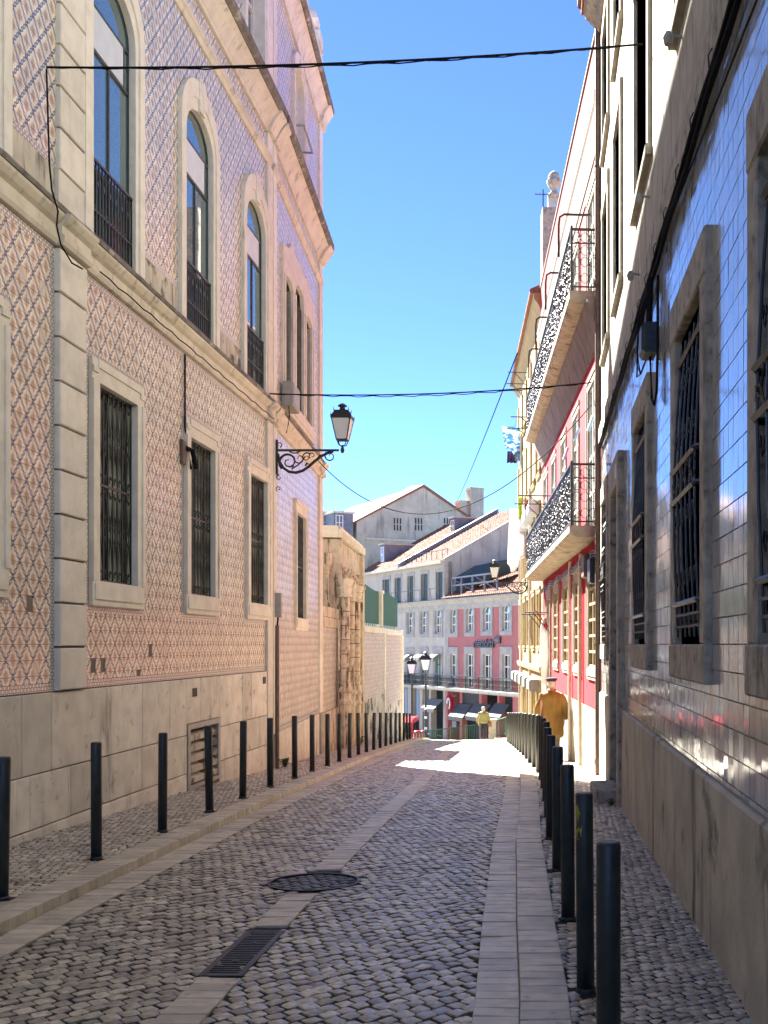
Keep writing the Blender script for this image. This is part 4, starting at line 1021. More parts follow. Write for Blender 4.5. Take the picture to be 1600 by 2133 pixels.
for (zt, zb, dcov) in ((Z1t, Z1b, .0), (Z2t, Z2b, .75)):
    n = 6 if zt < 3 else 1
    for k in range(n):
        a = bu0+(bu1-bu0)*k/n; b = bu0+(bu1-bu0)*(k+1)/n-(.01 if n > 1 else 0)
        MB(P).profile([(0,zb-.02),(BD-.16,zb-.02),(BD-.05,zb+.02),(BD,zb+.06),(BD,zt-.01),(BD-.01,zt),(0,zt)], a, b).build('balcony_slab', SLAB, ph)
    if dcov:
        MB(P).profile([(0,zb-.75),(.03,zb-.74),(.06,zb-.6),(.14,zb-.36),(.22,zb-.12),(.24,zb-.022),(0,zb-.022)], .02, PE).build('cove', PCOVE, ph)
    rl = MB(P); h = 1.08; wf = BD-.04
    rl.box(bu0, bu1, wf-.025, wf+.025, zt+h-.035, zt+h); rl.box(bu0, bu1, wf-.012, wf+.012, zt+.06, zt+.085); rl.box(bu0, bu1, wf-.01, wf+.01, zt+h-.17, zt+h-.15)
    rl.box(bu0, bu0+.04, 0, wf, zt+h-.04, zt+h-.003); rl.box(bu0+.01, bu0+.03, 0, wf, zt+.06, zt+.085); rl.box(bu0+.01, bu0+.03, 0, wf, zt+h*.75, zt+h*.75+.02)
    for w in (0.02, .16, .30): rl.box(bu0+.012, bu0+.028, w-.008, w+.008, zt, zt+h-.03)
    for w in (.09, .23, .37):
        for zc in (.22, .5, .7, .92): rl.tube([(bu0+.02, w+.065*cos(2*pi*k/10), zt+zc+.085*sin(2*pi*k/10)) for k in range(10)], .006, 4, True)
    n = int((bu1-bu0)/.105)
    for i in range(n+1):
        u = bu0+(bu1-bu0)*i/n
        if i % 22 == 0: rl.box(u-.02, u+.02, wf-.02, wf+.02, zt, zt+h+.03)
        else: rl.box(u-.007, u+.007, wf-.007, wf+.007, zt+.06, zt+h-.03)
        if i < n:
            um = u+(bu1-bu0)/n/2
            for zc, r in ((.20,.045),(.34,.035),(.48,.045),(.62,.04),(.76,.045),(.88,.03)):
                zj = zc+R.uniform(-.07,.07); r *= R.uniform(.7,1.2); rl.tube([(um+r*cos(2*pi*k/7), wf+.012*R.uniform(-1,1), zt+zj+r*1.6*sin(2*pi*k/7)) for k in range(7)], .009, 4, True)
    rl.build('railing', IRON, ph)
# bent tube frames for blinds over the top balcony
for u in (bu0+.9, bu0+3.9, bu0+6.9, bu0+9.6):
    z = 7.75
    MB(P).tube([(u, .02, z), (u, BD+.0, z), (u, BD+.08, z-.05), (u, BD+.10, z-.2), (u, BD+.10, Z2t+.9)], .022, 6).build('blind_frame', IRON, ph)
# white cover pipes and cable run under the lower balcony
for px in (1192, 1214):
    u = P.u(px); MB(P).tube([(u, .06, -3.2), (u, .06, 1.5), (u-.1, .05, 1.75)], .035, 8).build('downpipe', ZPIPE, ph)
m = MB(P)
for r_, zz_ in ((.02,1.55),(.014,1.60),(.018,1.50)): m.tube([(.2+i*.6, .06+.02*sin(i*2.1), zz_+.04*sin(i*1.7)) for i in range(int(PE/.6))], r_, 5)
m.build('cable_run', PIPE, ph)
MB(P).bbox(1.1, 1.5, .03, .17, 1.2, 1.62, .02).build('meter_box', PIPE, ph); MB(P).bbox(.35, .75, .03, .15, 1.05, 1.5, .03).build('air_unit', CAST, ph)

# ------------------------------------------------------------------ cream house beyond it
C = Frame(.07, 30.98, -.89, 11.16, -1); CE = C.u(1082)
ch = thing('cream_house', (-.3, 36, g(36)), 'sunlit cream house with small blind boxes between pink house and the square', 'house')
nb = 5; bw = CE/nb
CW = []
for z0, z1 in ((-.05,1.55),(2.4,4.1),(5.2,6.9),(7.9,9.3)):
    for k in range(nb): CW.append((bw*(k+.5)-.5, bw*(k+.5)+.5, z0, z1))
CWG = [(bw*(k+.5)-.55, bw*(k+.5)+.55, -3.9, -1.25) for k in range(nb)]
m = MB(C); wallgrid(m, .0, CE, -5, 10.3, -.4, 0, CW+CWG); m.box(CE-.3, CE, -8, -.4, -5, 10.3); m.box(0,.3,-8,-.41,-4,10.3); m.box(0,CE,-8.3,-8,-5,10.3); m.build('wall', CREAM, ch)
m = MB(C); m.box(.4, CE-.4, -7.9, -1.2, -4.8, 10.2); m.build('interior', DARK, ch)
for k, (a, b, c, d) in enumerate(CW+CWG):
    o = window(C, ch, a, b, c, d, depth=.08, fr=WFR if c > -1 else DFR, vm=(.5,), hm=(.6,), glass=GLASSD, sur=CREAMT, ss=.16, st=.2, sb=.15 if c > -1 else 0, proud=.05)
    if 2 < c < 3 or c < -1: MB(C).bbox(a-.1, b+.1, .06, .36, d-.16, d+.20, .05).build('blind_box', BLIND if c > 0 else AWNL, o)
    if c > 5: MB(C).box(a-.52, a-.02, .055, .09, c, d).build('shutter', CREAMT, o); MB(C).box(b+.02, b+.52, .055, .09, c, d).build('shutter', CREAMT, o)
m = MB(C); m.profile([(-.02,-.85),(.07,-.84),(.10,-.74),(.10,-.66),(-.02,-.62)], 0, CE); m.build('string_course', CREAMT, ch)
m = MB(C); m.profile([(-.4,9.7),(.03,9.7),(.06,9.85),(.14,10.0),(.24,10.12),(.26,10.3),(-.4,10.3)], 0, CE+.05); m.build('cornice', CREAMT, ch)
m = MB(C); m.profile([(.36,10.302),(.38,10.36),(.36,10.42),(-4,12.4),(-8.2,10.42),(-8.2,10.302)], 0, CE+.1); m.build('roof', ROOFT, ch)
m = MB(C); m.plan([(.15,-.02),(.15,-.6),(.9,-.6),(.9,-.02)], 10.43, 12.9); m.build('chimney', RSTONE, ch)
m = MB(C); m.prism([(1.0,10.5),(2.4,10.5),(2.4,12.3),(1.7,13.95),(1.0,12.3)], -.75, -.30); m.build('pediment', CORN, ch)
m = MB(C); m.lathe([(.18,13.8),(.17,13.95),(.09,14.0),(.11,14.06),(.22,14.26),(.24,14.33),(.17,14.40),(.19,14.45),(.15,14.56),(.06,14.64),(.02,14.66)], 1.7, -.5, 14); m.build('urn', RSTONE, ch, True)
m = MB(C); m.bar((.95,-.1,12.6),(.95,-.1,13.75),.018,5); m.bar((.95,-.35,13.6),(.95,.15,13.6),.013,4)
for w in (-.3,-.15,0,.12): m.bar((.85,w,13.6),(1.05,w,13.6),.008,4)
m.build('aerial', IRON, ch)
for u in (bw*2, bw*4+.1): MB(C).tube([(u,.06,-4.4),(u,.06,9.6)], .05, 8).build('downpipe', ZPIPE, ch)

# ------------------------------------------------------------------ square below: pink shop house, beige house with attic, gabled house behind
M = Frame(-1.5, 74.8, -.5023, .8647, 1)
M.n = (-.8647, -.5023)
def MU(px): return M.u(px)
def mrect(x0, x1, y0, y1):
    z0, z1 = M.z((x0+x1)/2, y1), M.z((x0+x1)/2, y0); return (MU(x1), MU(x0), z0, z1)
uP = MU(928.5); uE = MU(836); uF = MU(742)
GZ = -8.0
def house_shell(root, ua, ub, z0, z1, holes, mat, deep=11):
    m = MB(M); wallgrid(m, ua, ub, z0, z1, -.4, 0, holes); m.box(ua, ua+.3, -deep, -.4, GZ, z1); m.box(ub-.3, ub, -deep, -.4, GZ, z1); m.box(ua, ub, -deep-.3, -deep, GZ, z1)
    return m.build('wall', mat, root)
Zc = 3.55; Zb0, Zb1 = -3.75, -3.45                   # cornice, balcony slab
def far_house(nm, label, ua, ub, upx, lpx, mat, loc, blind):
    r = thing(nm, loc, label, 'house')
    UW = [mrect(*q) for q in upx]; UW = [(a, b, c, d-.45) for a, b, c, d in UW]
    LW_ = [(mrect(a, b, t, 1420)[0], mrect(a, b, t, 1420)[1], Zb1+.05, mrect(a, b, t, 1420)[3]) for a, b, t in lpx]
    hs = [(a, b, c, d+.45) for a, b, c, d in UW]+LW_
    house_shell(r, ua, ub, Zb1-.3, 2.75, hs, mat)
    wl_ = MB(M)
    for a, b, c, d in UW: ar = arcpts(a, b, d, .44, 8); wl_.strip(ar, [(u, d+.455) for u, z in ar], -.35, -.003)
    wl_.build('spandrel', mat, r)
    for a, b, c, d in UW:
        window(M, r, a, b, c, d, depth=.18, arch=.44, fr=WFR, fw=.11, vm=((.5,0,.68),), hm=(.35,.68), glass=GLASS, sur=MSTONE, ss=.34, st=.55, sb=.32, proud=.06)
    for a, b, c, d in LW_:
        o = window(M, r, a, b, c, d, depth=.18, fr=SHUT if blind else WFR, fw=.11, vm=(.5,), hm=(.3,.66) , glass=GLASSD if not blind else TEAL, sur=MSTONE, ss=.34, st=.55, sb=0, proud=.06)
        if blind: 
            MB(M).profile([(.02,d-.25),(.75,d-.62),(.78,d-.55),(.75,d-.3),(.4,d-.05),(.02,d)], a-.05, b+.05).build('awning', AWNL, o)
    m = MB(M); m.profile([(-.4,2.75),(.05,2.75),(.10,2.95),(.12,3.2),(.28,3.4),(.40,3.48),(.42,3.6),(-.4,3.62)], ua, ub-.01); m.build('cornice', MSTONE, r)
    n = max(3, int((ub-ua)/2.6))
    for k in range(n):
        a, b = ua+(ub-ua)*k/n, ua+(ub-ua)*(k+1)/n-.02
        MB(M).profile([(0,Zb0),(.5,Zb0+.02),(.72,Zb0+.12),(.72,Zb1),(0,Zb1)], a, b).build('balcony_slab', MSTONE, r)
    rl = MB(M); rl.box(ua, ub, .64, .70, Zb1+.98, Zb1+1.04); rl.box(ua, ub, .65, .69, Zb1+.08, Zb1+.12)
    k = int((ub-ua)/.22)
    for i in range(k):
        u = ua+(ub-ua)*(i+.5)/k
        rl.bar((u, .67, Zb1), (u, .67, Zb1+1.0), .012 if i % 10 else .03)
        for zc in (.3,.66): rl.tube([(u+.10*cos(2*pi*q/6+i), .67, Zb1+zc+.17*sin(2*pi*q/6+i)) for q in range(6)], .014, 3, True)
    rl.build('railing', CAST, r)
    return r
mp = far_house('shop_house', 'dusty pink house with arched white windows and black lettering, facing the street end', -4.0, uP,
     [(939,951,1267,1319), (972,986,1264,1317), (1007,1023,1261,1315), (1046.5,1063,1257,1314)], [(939,951,1362),(972,986,1362),(1007,1022,1363),(1047,1063,1363)], MPINK, (-5, 80, GZ), False)
mbh = far_house('beige_house', 'beige house with dark attic shutters, grey gable wall and pale teal balcony blinds', uP+.01, uF,
     [(849,860.5,1272,1320), (877,889,1270,1320), (906.5,919.5,1268,1320)], [(849,860,1363),(877,889,1362),(906.5,919,1362)], MBEIGE, (-12, 92, GZ), True)
m = MB(M); m.box(uP-.55, uP-.02, -.01, .05, Zb1, 2.74); m.build('corner_strip', MSTONE, mp)
# lettering
fc = bpy.data.curves.new('lettering', 'FONT'); fc.body = 'mem\u00f3ria'; fc.size = 1.0; fc.extrude = .05; fc.offset = .014; fc.space_character = .92
fo = bpy.data.objects.new('lettering', fc); COL.objects.link(fo)
bpy.context.view_layer.update()
fm = bpy.data.meshes.new_from_object(fo.evaluated_get(bpy.context.evaluated_depsgraph_get())); bpy.data.objects.remove(fo)
V = np.array([v.co[:] for v in fm.vertices]); xmn, xmx, ymn = V[:,0].min(), V[:,0].max(), 0
ua, ub = MU(990), MU(1032); zb, zt = M.z(1008, 1348.5), M.z(1008, 1330.5)
ym = V[:,1].max()
mbx = MB(M)
L = LOC[mp.name]
for v in fm.vertices:
    t_ = (v.co.x-xmn)/(xmx-xmn); p = M.P(ua+(ub-ua)*t_, .12+v.co.z, zb+(zt-zb)*v.co.y/ym); v.co = Vector(p)-Vector(L)
fm.materials.clear(); fm.materials.append(IRON)
lo = bpy.data.objects.new('lettering', fm); COL.objects.link(lo); lo.parent = mp; LOC[lo.name] = L
q = mrect(1030, 1042, 1328, 1339); MB(M).box(q[0]-.2, q[1]-.2, .06, .16, q[2]-.05, q[3]+.05).build('letter_square', IRON, mp)
m = MB(M); q2 = (q[0]+.02, q[1]-.42, q[2]+.12, q[3]-.12); m.box(q2[0], q2[1], .16, .17, q2[2], q2[3]); m.build('letter_mark', MPINK, mp)
# ground floors: piers, dark shops, awnings
def shopfloor(r, ua, ub, piers, mat):
    for a, b in piers: MB(M).box(min(a, b), max(a, b), -.5, 0, GZ, Zb1-.301).build('pier', mat, r)
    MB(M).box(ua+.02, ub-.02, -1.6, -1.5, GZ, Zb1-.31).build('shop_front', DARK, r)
shopfloor(mp, -4, uP, [(-4, MU(1068)), (MU(1003), MU(998)), (MU(962), MU(958)), (MU(932.5), uP-.03), (MU(1040), MU(1036))], MPINK)
shopfloor(mbh, uP, uF, [(uP+.03, MU(923)), (MU(898), MU(893)), (MU(880), MU(868)), (MU(856), MU(849)), (MU(842), uF)], MSTONE)
for px in (846.5, 871):
    MB(M).box(MU(px+2.5), MU(px-2.5), .01, .04, GZ, Zb0-.1).build('blue_strip', plain('blue_paint', (.16,.23,.36), .6), mbh)
# shop goods behind the glass: shelves with boxes of many colours
rr = random.Random(5)
for k in range(26):
    u = rr.uniform(MU(922), MU(898)); z = rr.choice((-7.2,-6.5,-5.9)); c = rr.choice((PINK, AWNL, TEAL, CREAM, BLIND, ZINC)); s = rr.uniform(.1,.22)
    MB(M).box(u-s, u+s, -1.4, -1.2, z, z+rr.uniform(.2,.5)).build('shop_goods', c, mbh)
def awning(r, x0, x1, yt, yb, out, mat):
    a, b = MU(x1), MU(x0); zt, zb = M.z((x0+x1)/2, yt), M.z((x0+x1)/2, yb, out)
    m = MB(M); m.add([(a,.05,zt),(b,.05,zt),(b,out,zb),(a,out,zb),(a,.05,zt-.05),(b,.05,zt-.05),(b,out,zb-.05),(a,out,zb-.05),(a,out-.02,zb-.30),(b,out-.02,zb-.30),(b,out,zb-.30),(a,out,zb-.30)],
          [(0,1,2,3),(4,5,6,7),(0,3,7,4),(1,2,6,5),(3,2,10,11),(7,6,9,8),(8,9,10,11),(0,1,5,4)])
    o = m.build('awning', mat, r)
    m = MB(M)
    for u in (a+.05, b-.05): m.bar((u,.05,zb-.1),(u,out-.05,zb-.02),.03)
    m.build('arm', CAST, o)
for x0, x1 in ((954,984),(990,1023),(1033,1062)): awning(mp, x0, x1, 1466, 1496, .85, AWN)
awning(mbh, 898, 924, 1456, 1478, .9, AWNL)
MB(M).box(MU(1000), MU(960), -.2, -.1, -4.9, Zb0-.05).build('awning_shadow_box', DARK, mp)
m = MB(M); n = 14; cu, cz = MU(949), -4.7                   # hanging shop sign: a red and white curl
m.tube([(cu+.45*cos(t_), .55, cz+.6*sin(t_)) for t_ in [i*.35 for i in range(13)]], .13, 6); m.build('curled_sign', PINK, mp)
m = MB(M); m.tube([(cu+.30*cos(t_), .60, cz+.42*sin(t_)) for t_ in [i*.35 for i in range(13)]], .09, 6); m.bar((cu, 0, cz+.6), (cu, .6, cz+.6), .03); m.build('sign_inset', BLIND, mp)
q = mrect(944, 953, 1502, 1515); MB(M).box(q[0], q[1], .02, .10, q[2], q[3]).build('round_notice', ZINC, mp)
# roofs. pink part: tiled slope with a dark sheet for the shaded terrace hollow and its railing; tiles as ridged rows
def tile_roof(f, r, u0, u1, w0, z0, w1, z1, name='roof', rows=26, pitch=.32):
    """pantile field: ribs down the slope, stepped rows"""
    m = MB(f); n = int((u1-u0)/pitch); vs = []; fs = []
    for j in range(rows*2+1):
        t_ = (j//2+(j%2))/rows; lift = .07 if j % 2 == 0 else 0
        for i in range(n*2+1):
            u = u0+(u1-u0)*i/(n*2); vs.append((u, w0+(w1-w0)*t_, z0+(z1-z0)*t_+lift+(.08 if i % 2 else 0)+R.uniform(-.012,.012)))
    k = n*2+1
    for j in range(rows*2):
        for i in range(n*2): fs.append((j*k+i, j*k+i+1, (j+1)*k+i+1, (j+1)*k+i))
    m.add(vs, fs); o = m.build(name, ROOFT, r); return o
tile_roof(M, mp, -4, uP-.02, .48, 3.62, -7.5, 7.6)
m = MB(M)
for a in (MU(1036), MU(1010), MU(985), MU(962), MU(943)): m.box(a-.06, a+.06, -.05, .07, 3.95, 5.3)
for z in (5.2, 4.6): m.box(MU(1036), MU(943), -.05, .07, z, z+.12)
m.bar((MU(1036),0,4.0),(MU(990),0,5.2),.05); m.bar((MU(990),0,4.0),(MU(943),0,5.2),.05)
m.build('terrace_railing', ZINC, mp)
m = MB(M); m.add([(MU(1030),-.5,5.1),(MU(943),-.3,4.0),(MU(943),-.3,5.4),(MU(960),-1.2,6.2),(MU(1000),-2.2,6.5),(MU(1015),-3.6,6.6),(MU(1012),-3.0,5.7)], [(0,1,2,3,4,5,6)]); m.build('hollow_shade_sheet', CAST, mp)  # flat dark sheet: the shade of the terrace hollow put in as colour
m = MB(M); m.box(uP-.5, uP-.1, -7.2, .3, 3.4, 3.9); m.build('parapet', MSTONE, mp)
# beige part: attic storey with shuttered doors and a tall side wall
AT = 6.70; aw = -.25
attpx = [(798,812),(823,836),(849.5,862),(878,892),(909,923)]
ah = [(M.u(b, aw), M.u(a, aw), 3.70, 5.95) for a, b in attpx]
m = MB(M); wallgrid(m, uP+.05, uF, 3.62, AT, aw-.35, aw, ah); m.build('attic_wall', MBEIGE, mbh)
for (a, b, c, d) in ah:
    o = MB(M).box(a+.03, b-.03, aw-.25, aw-.18, c, d-.03); o.box((a+b)/2-.02, (a+b)/2+.02, aw-.18, aw-.165, c, d); so = o.build('shutter', SHUT, mbh)
    s = MB(M); s.box(a-.2, a, aw-.1, aw+.05, c, d); s.box(b, b+.2, aw-.1, aw+.05, c, d); s.box(a-.2, b+.2, aw-.1, aw+.055, d, d+.3); s.build('surround', MSTONE, so)
m = MB(M); m.box(uP+.06, uF, .38, .41, 4.55, 4.59)
for i in range(40): u = uP+.1+(uF-uP-.2)*i/39; m.box(u-.012, u+.012, .385, .405, 3.62, 4.56) if i % 4 == 0 else None
for i in range(12): u = uP+.3+(uF-uP-.6)*i/11; m.bar((u-.3, .39, 3.62), (u+.2, .39, 4.56), .01)
m.build('attic_railing', CAST, mbh)
sl = .56
tile_roof(M, mbh, uP+.25, uF, .15, AT, -9.5, AT+9.6*sl, rows=30)
m = MB(M); m.add([(uP+.05,.1,AT+.25),(uP+.05,-9.6,AT+9.7*sl+.3),(uP+.05,-9.6,GZ),(uP+.05,.1,3.0),(uP+.30,.1,AT+.25),(uP+.30,-9.6,AT+9.7*sl+.3),(uP+.30,-9.6,GZ),(uP+.30,.1,3.0)],
      [(0,1,2,3),(4,7,6,5),(0,4,5,1),(0,3,7,4),(1,5,6,2)]); m.build('gable_wall', GREYR, mbh)
uf = M.u(838, .0); m = MB(M); m.add([(uf,.3,AT),(uf,-9.6,AT+9.8*sl),(uf+.35,-9.6,AT+9.8*sl),(uf+.35,.3,AT),(uf,.3,AT+.45),(uf,-9.6,AT+9.8*sl+.45),(uf+.35,-9.6,AT+9.8*sl+.45),(uf+.35,.3,AT+.45)],
      [(0,1,2,3),(4,5,6,7),(0,1,5,4),(1,2,6,5),(2,3,7,6),(3,0,4,7)]); m.build('fire_wall', ZINC, mbh)
def dormer(r, f, u, w, z, wd=1.0, ln=3.2, h=1.7):
    m = MB(f); m.box(u-wd/2, u+wd/2, w-ln, w, z, z+h); o = m.build('dormer', ZINC, r)
    MB(f).box(u-wd/2-.12, u+wd/2+.12, w-ln, w+.18, z+h, z+h+.13).build('dormer_roof', MSTONE, o)
    wn_ = MB(f); wn_.box(u-wd*.36, u-wd*.3, w, w+.05, z+.25, z+h-.2); wn_.box(u+wd*.3, u+wd*.36, w, w+.05, z+.25, z+h-.2); wn_.box(u-.03, u+.03, w, w+.05, z+.25, z+h-.2)
    for zz_ in (.25, .9, h-.27): wn_.box(u-wd*.36, u+wd*.36, w+.001, w+.051, z+zz_, z+zz_+.07)
    wn_.build('window_frame', WFR, o); MB(f).box(u-wd*.34, u+wd*.34, w, w+.02, z+.28, z+h-.22).build('pane', GLASS, o)
dormer(mbh, M, M.u(797, -1.8), -1.8, AT+1.0, 1.1, 4.5, 1.9)
dormer(mbh, M, M.u(943, -7.0), -7.0, AT+3.6, 1.0, 3, 1.7)
m = MB(M); m.box(uP+.3, uF, .05, .30, AT-.12, AT+.1); m.build('eaves_gutter', CORN, mbh)
m = MB(M)                                            # snow guard rail along the eaves
m.box(uP+.4, uf, -.42, -.40, AT+1.05, AT+1.09); 
for i in range(9): u = uP+.5+(uf-uP-.6)*i/8; m.box(u-.02, u+.02, -.43, -.39, AT+.2, AT+1.07)
m.build('roof_rail', CAST, mbh)
# gabled house behind
D = Frame(-12.15, 110, .8647, .5023, 1); D.n = (.5023, -.8647)
dh = thing('gabled_house', (-12, 112, GZ), 'big grey gabled house with vent slots and two chimneys, farthest behind the roofs', 'house')
za, ze = 16.35, 12.3; hw = 7.3
slots = []
m = MB(D); m.prism([(-hw, GZ), (hw, GZ), (hw, ze), (0, za), (-hw, ze)], -.5, 0); m.build('gable_wall', GREYR, dh)
for px in (828, 872, 932):
    u0 = D.u(px)
    for k in (-1, 0, 1):
        for zz_ in (D.z(px, 1085), D.z(px, 1099)): slots.append((u0+k*.33, zz_))
for u, z in slots: MB(D).box(u-.07, u+.07, .0, .03, z-.30, z+.28).build('vent_slot', DARK, dh)
MB(D).box(D.u(762), D.u(905), .0, .15, D.z(830, 1125)-.08, D.z(830, 1125)+.08).build('ledge', CORN, dh)
m = MB(D); m.add([(-hw-.4,.15,ze-.22),(0,.15,za+.02),(0,-22,za+.02),(-hw-.4,-22,ze-.22),(-hw-.4,.15,ze),(0,.15,za+.3),(0,-22,za+.3),(-hw-.4,-22,ze)], [(0,1,2,3),(4,5,6,7),(0,1,5,4),(3,0,4,7)])
m.add([(hw+.4,.15,ze-.22),(0.001,.15,za+.02),(0.001,-22,za+.02),(hw+.4,-22,ze-.22),(hw+.4,.15,ze),(0.001,.15,za+.3),(0.001,-22,za+.3),(hw+.4,-22,ze)], [(0,1,2,3),(4,5,6,7),(0,1,5,4),(3,0,4,7)])
m.build('roof', ROOFT, dh)
m = MB(D); m.box(-hw, -hw+.3, -22, -.5, GZ, ze); m.build('side_wall', GREYR, dh)
for px0, px1, pyt, w in ((981, 1008, 1018, -1.2), (958, 984, 1045, -1.6)):
    a, b = D.u(px0, w), D.u(px1, w); zt = D.z((px0+px1)/2, pyt, w)
    m = MB(D); m.box(a, b, w-1.2, w, 8, zt-.12); m.bbox(a-.06, b+.06, w-1.26, w+.06, zt-.12, zt+.12, .04); m.build('chimney', GREYR, dh)
MB(D).frust([(1.0, za+.2), (1.0, za+.7), (.5, za+1.0)], D.u(868, -6), -6).build('roof_lantern', BLIND, dh)
for px, w, ln in ((716, .35, 7), (689, -2.5, 7)):
    u = D.u(px, w); MB(D).box(u-1.0, u+1.0, w-3.0, w, 10.2, D.z(px, 1069, w)).build('dormer', ZINC, dh)
    z1 = D.z(px, 1069, w); o = MB(D).box(u-1.15, u+1.15, w-3, w+.15, z1, z1+.2).build('dormer_roof', CORN, dh)
    wn_ = MB(D)
    for k in (-.8,-.45,-.1): wn_.box(u+k-.04, u+k+.04, w, w+.05, z1-1.7, z1-.2)
    for z in (-1.7,-1.0,-.27): wn_.box(u-.84, u-.06, w+.001, w+.051, z1+z, z1+z+.07)
    wn_.build('window_frame', WFR, o)

# ------------------------------------------------------------------ street lamps
def lantern(root, x, y, zb, s=1.0):
    """four-sided tapered lantern: base fork, frame, frosted panes, vented hood and cap; zb is the bottom of the fork"""
    q = lambda a: a*s
    fm_ = MB(); b0, b1 = q(.115), q(.205); z0, z1 = zb+q(.16), zb+q(.62)
    fm_.lathe([(q(.03), zb-q(.12)), (q(.045), zb-q(.06)), (q(.03), zb), (q(.02), zb+q(.05))], x, y, 8)
    for i in range(4):
        a = pi/4+pi/2*i; c, d = cos(a)*sqrt(2), sin(a)*sqrt(2)
        fm_.tube([(x, y, zb+q(.02)), (x+c*b0*.6, y+d*b0*.6, zb+q(.05)), (x+c*b0*.95, y+d*b0*.95, z0)], q(.012), 5)
        fm_.bar((x+c*b0, y+d*b0, z0), (x+c*b1, y+d*b1, z1), q(.014))
        fm_.lathe([(q(.012), z1), (q(.016), z1+q(.05)), (q(.002), z1+q(.10))], x+c*b1*1.03, y+d*b1*1.03, 5)
        a2 = a+pi/2; e, f_ = cos(a2)*sqrt(2), sin(a2)*sqrt(2)
        fm_.bar((x+c*b0, y+d*b0, z0), (x+e*b0, y+f_*b0, z0), q(.014)); fm_.bar((x+c*b1, y+d*b1, z1), (x+e*b1, y+f_*b1, z1), q(.016))
    fm_.build('lantern_frame', IRON, root)
    for i in range(4):
        a = pi/2*i; nx, ny = cos(a), sin(a); tx, ty = -ny, nx
        def pt(h, z, k, o): return (x+nx*(h-o)+tx*h*k*.93, y+ny*(h-o)+ty*h*k*.93, z)
        m_ = MB(); m_.add([pt(b0,z0,-1,0),pt(b0,z0,1,0),pt(b1,z1,1,0),pt(b1,z1,-1,0),pt(b0,z0,-1,.006),pt(b0,z0,1,.006),pt(b1,z1,1,.006),pt(b1,z1,-1,.006)],
                          [(0,1,2,3),(4,5,6,7),(0,1,5,4),(1,2,6,5),(2,3,7,6),(3,0,4,7)]); m_.build('pane', LGLASS, root)
    h = MB(); h.frust([(q(.225), z1), (q(.225), z1+q(.015)), (q(.165), z1+q(.13)), (q(.15), z1+q(.17)), (q(.10), z1+q(.18))], x, y)
    h.lathe([(q(.09), z1+q(.18)), (q(.06), z1+q(.22)), (q(.055), z1+q(.26)), (q(.10), z1+q(.27)), (q(.10), z1+q(.29)), (q(.05), z1+q(.325)), (q(.015), z1+q(.34))], x, y, 12)
    for i in range(4):
        a = pi/4+pi/2*i; h.lathe([(q(.012), z1+q(.16)), (q(.002), z1+q(.24))], x+cos(a)*q(.16)*sqrt(2), y+sin(a)*q(.16)*sqrt(2), 5)
    h.build('hood', IRON, root)
def spiral(cx, cz, r0, r1, a0, a1, n=26): return [(cx+(r0+(r1-r0)*i/n)*cos(a0+(a1-a0)*i/n), cz+(r0+(r1-r0)*i/n)*sin(a0+(a1-a0)*i/n)) for i in range(n+1)]
def bracket_lamp(x, y, z, reach, label, s=1.0, sg=1):
    """wrought bracket reaching from a wall at (x, y) along +-x with scrolls below the arm"""
    t = thing('street_lamp', (x, y, z), label, 'street lamp', 'lanterns on scrolled wall brackets')
    m = MB(); X = lambda u: x+sg*u*s
    m.box(min(X(0),X(.03)), max(X(0),X(.03)), y-.03, y+.03, z-.42*s, z+.18*s)
    m.box(min(X(.0),X(reach/s-.06)), max(X(.0),X(reach/s-.06)), y-.018, y+.018, z-.018*s, z+.018*s)
    def run(pts, r, taper=False): m.tube([(X(u), y, z+v*s) for u, v in pts], r*s, 6, rad=[r*s*(1-.65*i/len(pts)) for i in range(len(pts))] if taper else None)
    run([(.03,-.06),(.05,-.18),(.12,-.30),(.22,-.37),(.34,-.385),(.46,-.35),(.56,-.28),(.66,-.19),(.78,-.10),(.9,-.04),(.98,-.02)], .026)
    run(spiral(.21,-.20,.165,.03,pi*1.25,-pi*1.6), .024, True)
    run(spiral(.40,-.14,.10,.02,pi*.9,pi*3.2), .014, True); run(spiral(.52,-.12,.085,.015,pi*.2,pi*2.6), .014, True); run(spiral(.62,-.09,.06,.01,pi*1.3,-pi*.9), .012, True)
    run(spiral(.93,-.10,.10,.02,pi*.75,pi*3.0), .016, True)
    run([(.30,-.30),(.38,-.25),(.45,-.18),(.50,-.10)], .012); run([(.22,-.02),(.30,-.05),(.38,-.04)], .012)
    run(spiral(.05,-.47,.05,.012,pi*.5,pi*2.4), .014, True); run(spiral(.05,.10,.05,.012,-pi*.4,pi*1.4), .012, True); run(spiral(.04,-.66,.05,.015,pi*1.4,-pi*.6), .008)
    for u, v in ((.27,-.33),(.36,-.06),(.5,-.27),(.72,-.13)): m.tube([(X(u), y, z+v*s), (X(u+.03), y, z+(v+.05)*s), (X(u+.05), y, z+(v+.03)*s)], .016*s, 5)
    m.build('bracket', IRON, t)
    lantern(t, X(reach/s), y, z+.05*s, s*.79)
    return t
yl = 19.62
bracket_lamp(-4.90, yl, (VY-938)*yl/FL, 1.23, 'black lantern on a scrolled bracket on the left tiled house', 1.08, 1)
yr = 36.8; uC = (yr-30.98)/.9968; xw = C.P(uC, 0, 0)[0]
bracket_lamp(xw-.02, yr, (VY-1214)*yr/FL, 1.17, 'green tinted lantern on a scrolled bracket on the sunlit cream house', 1.0, -1)
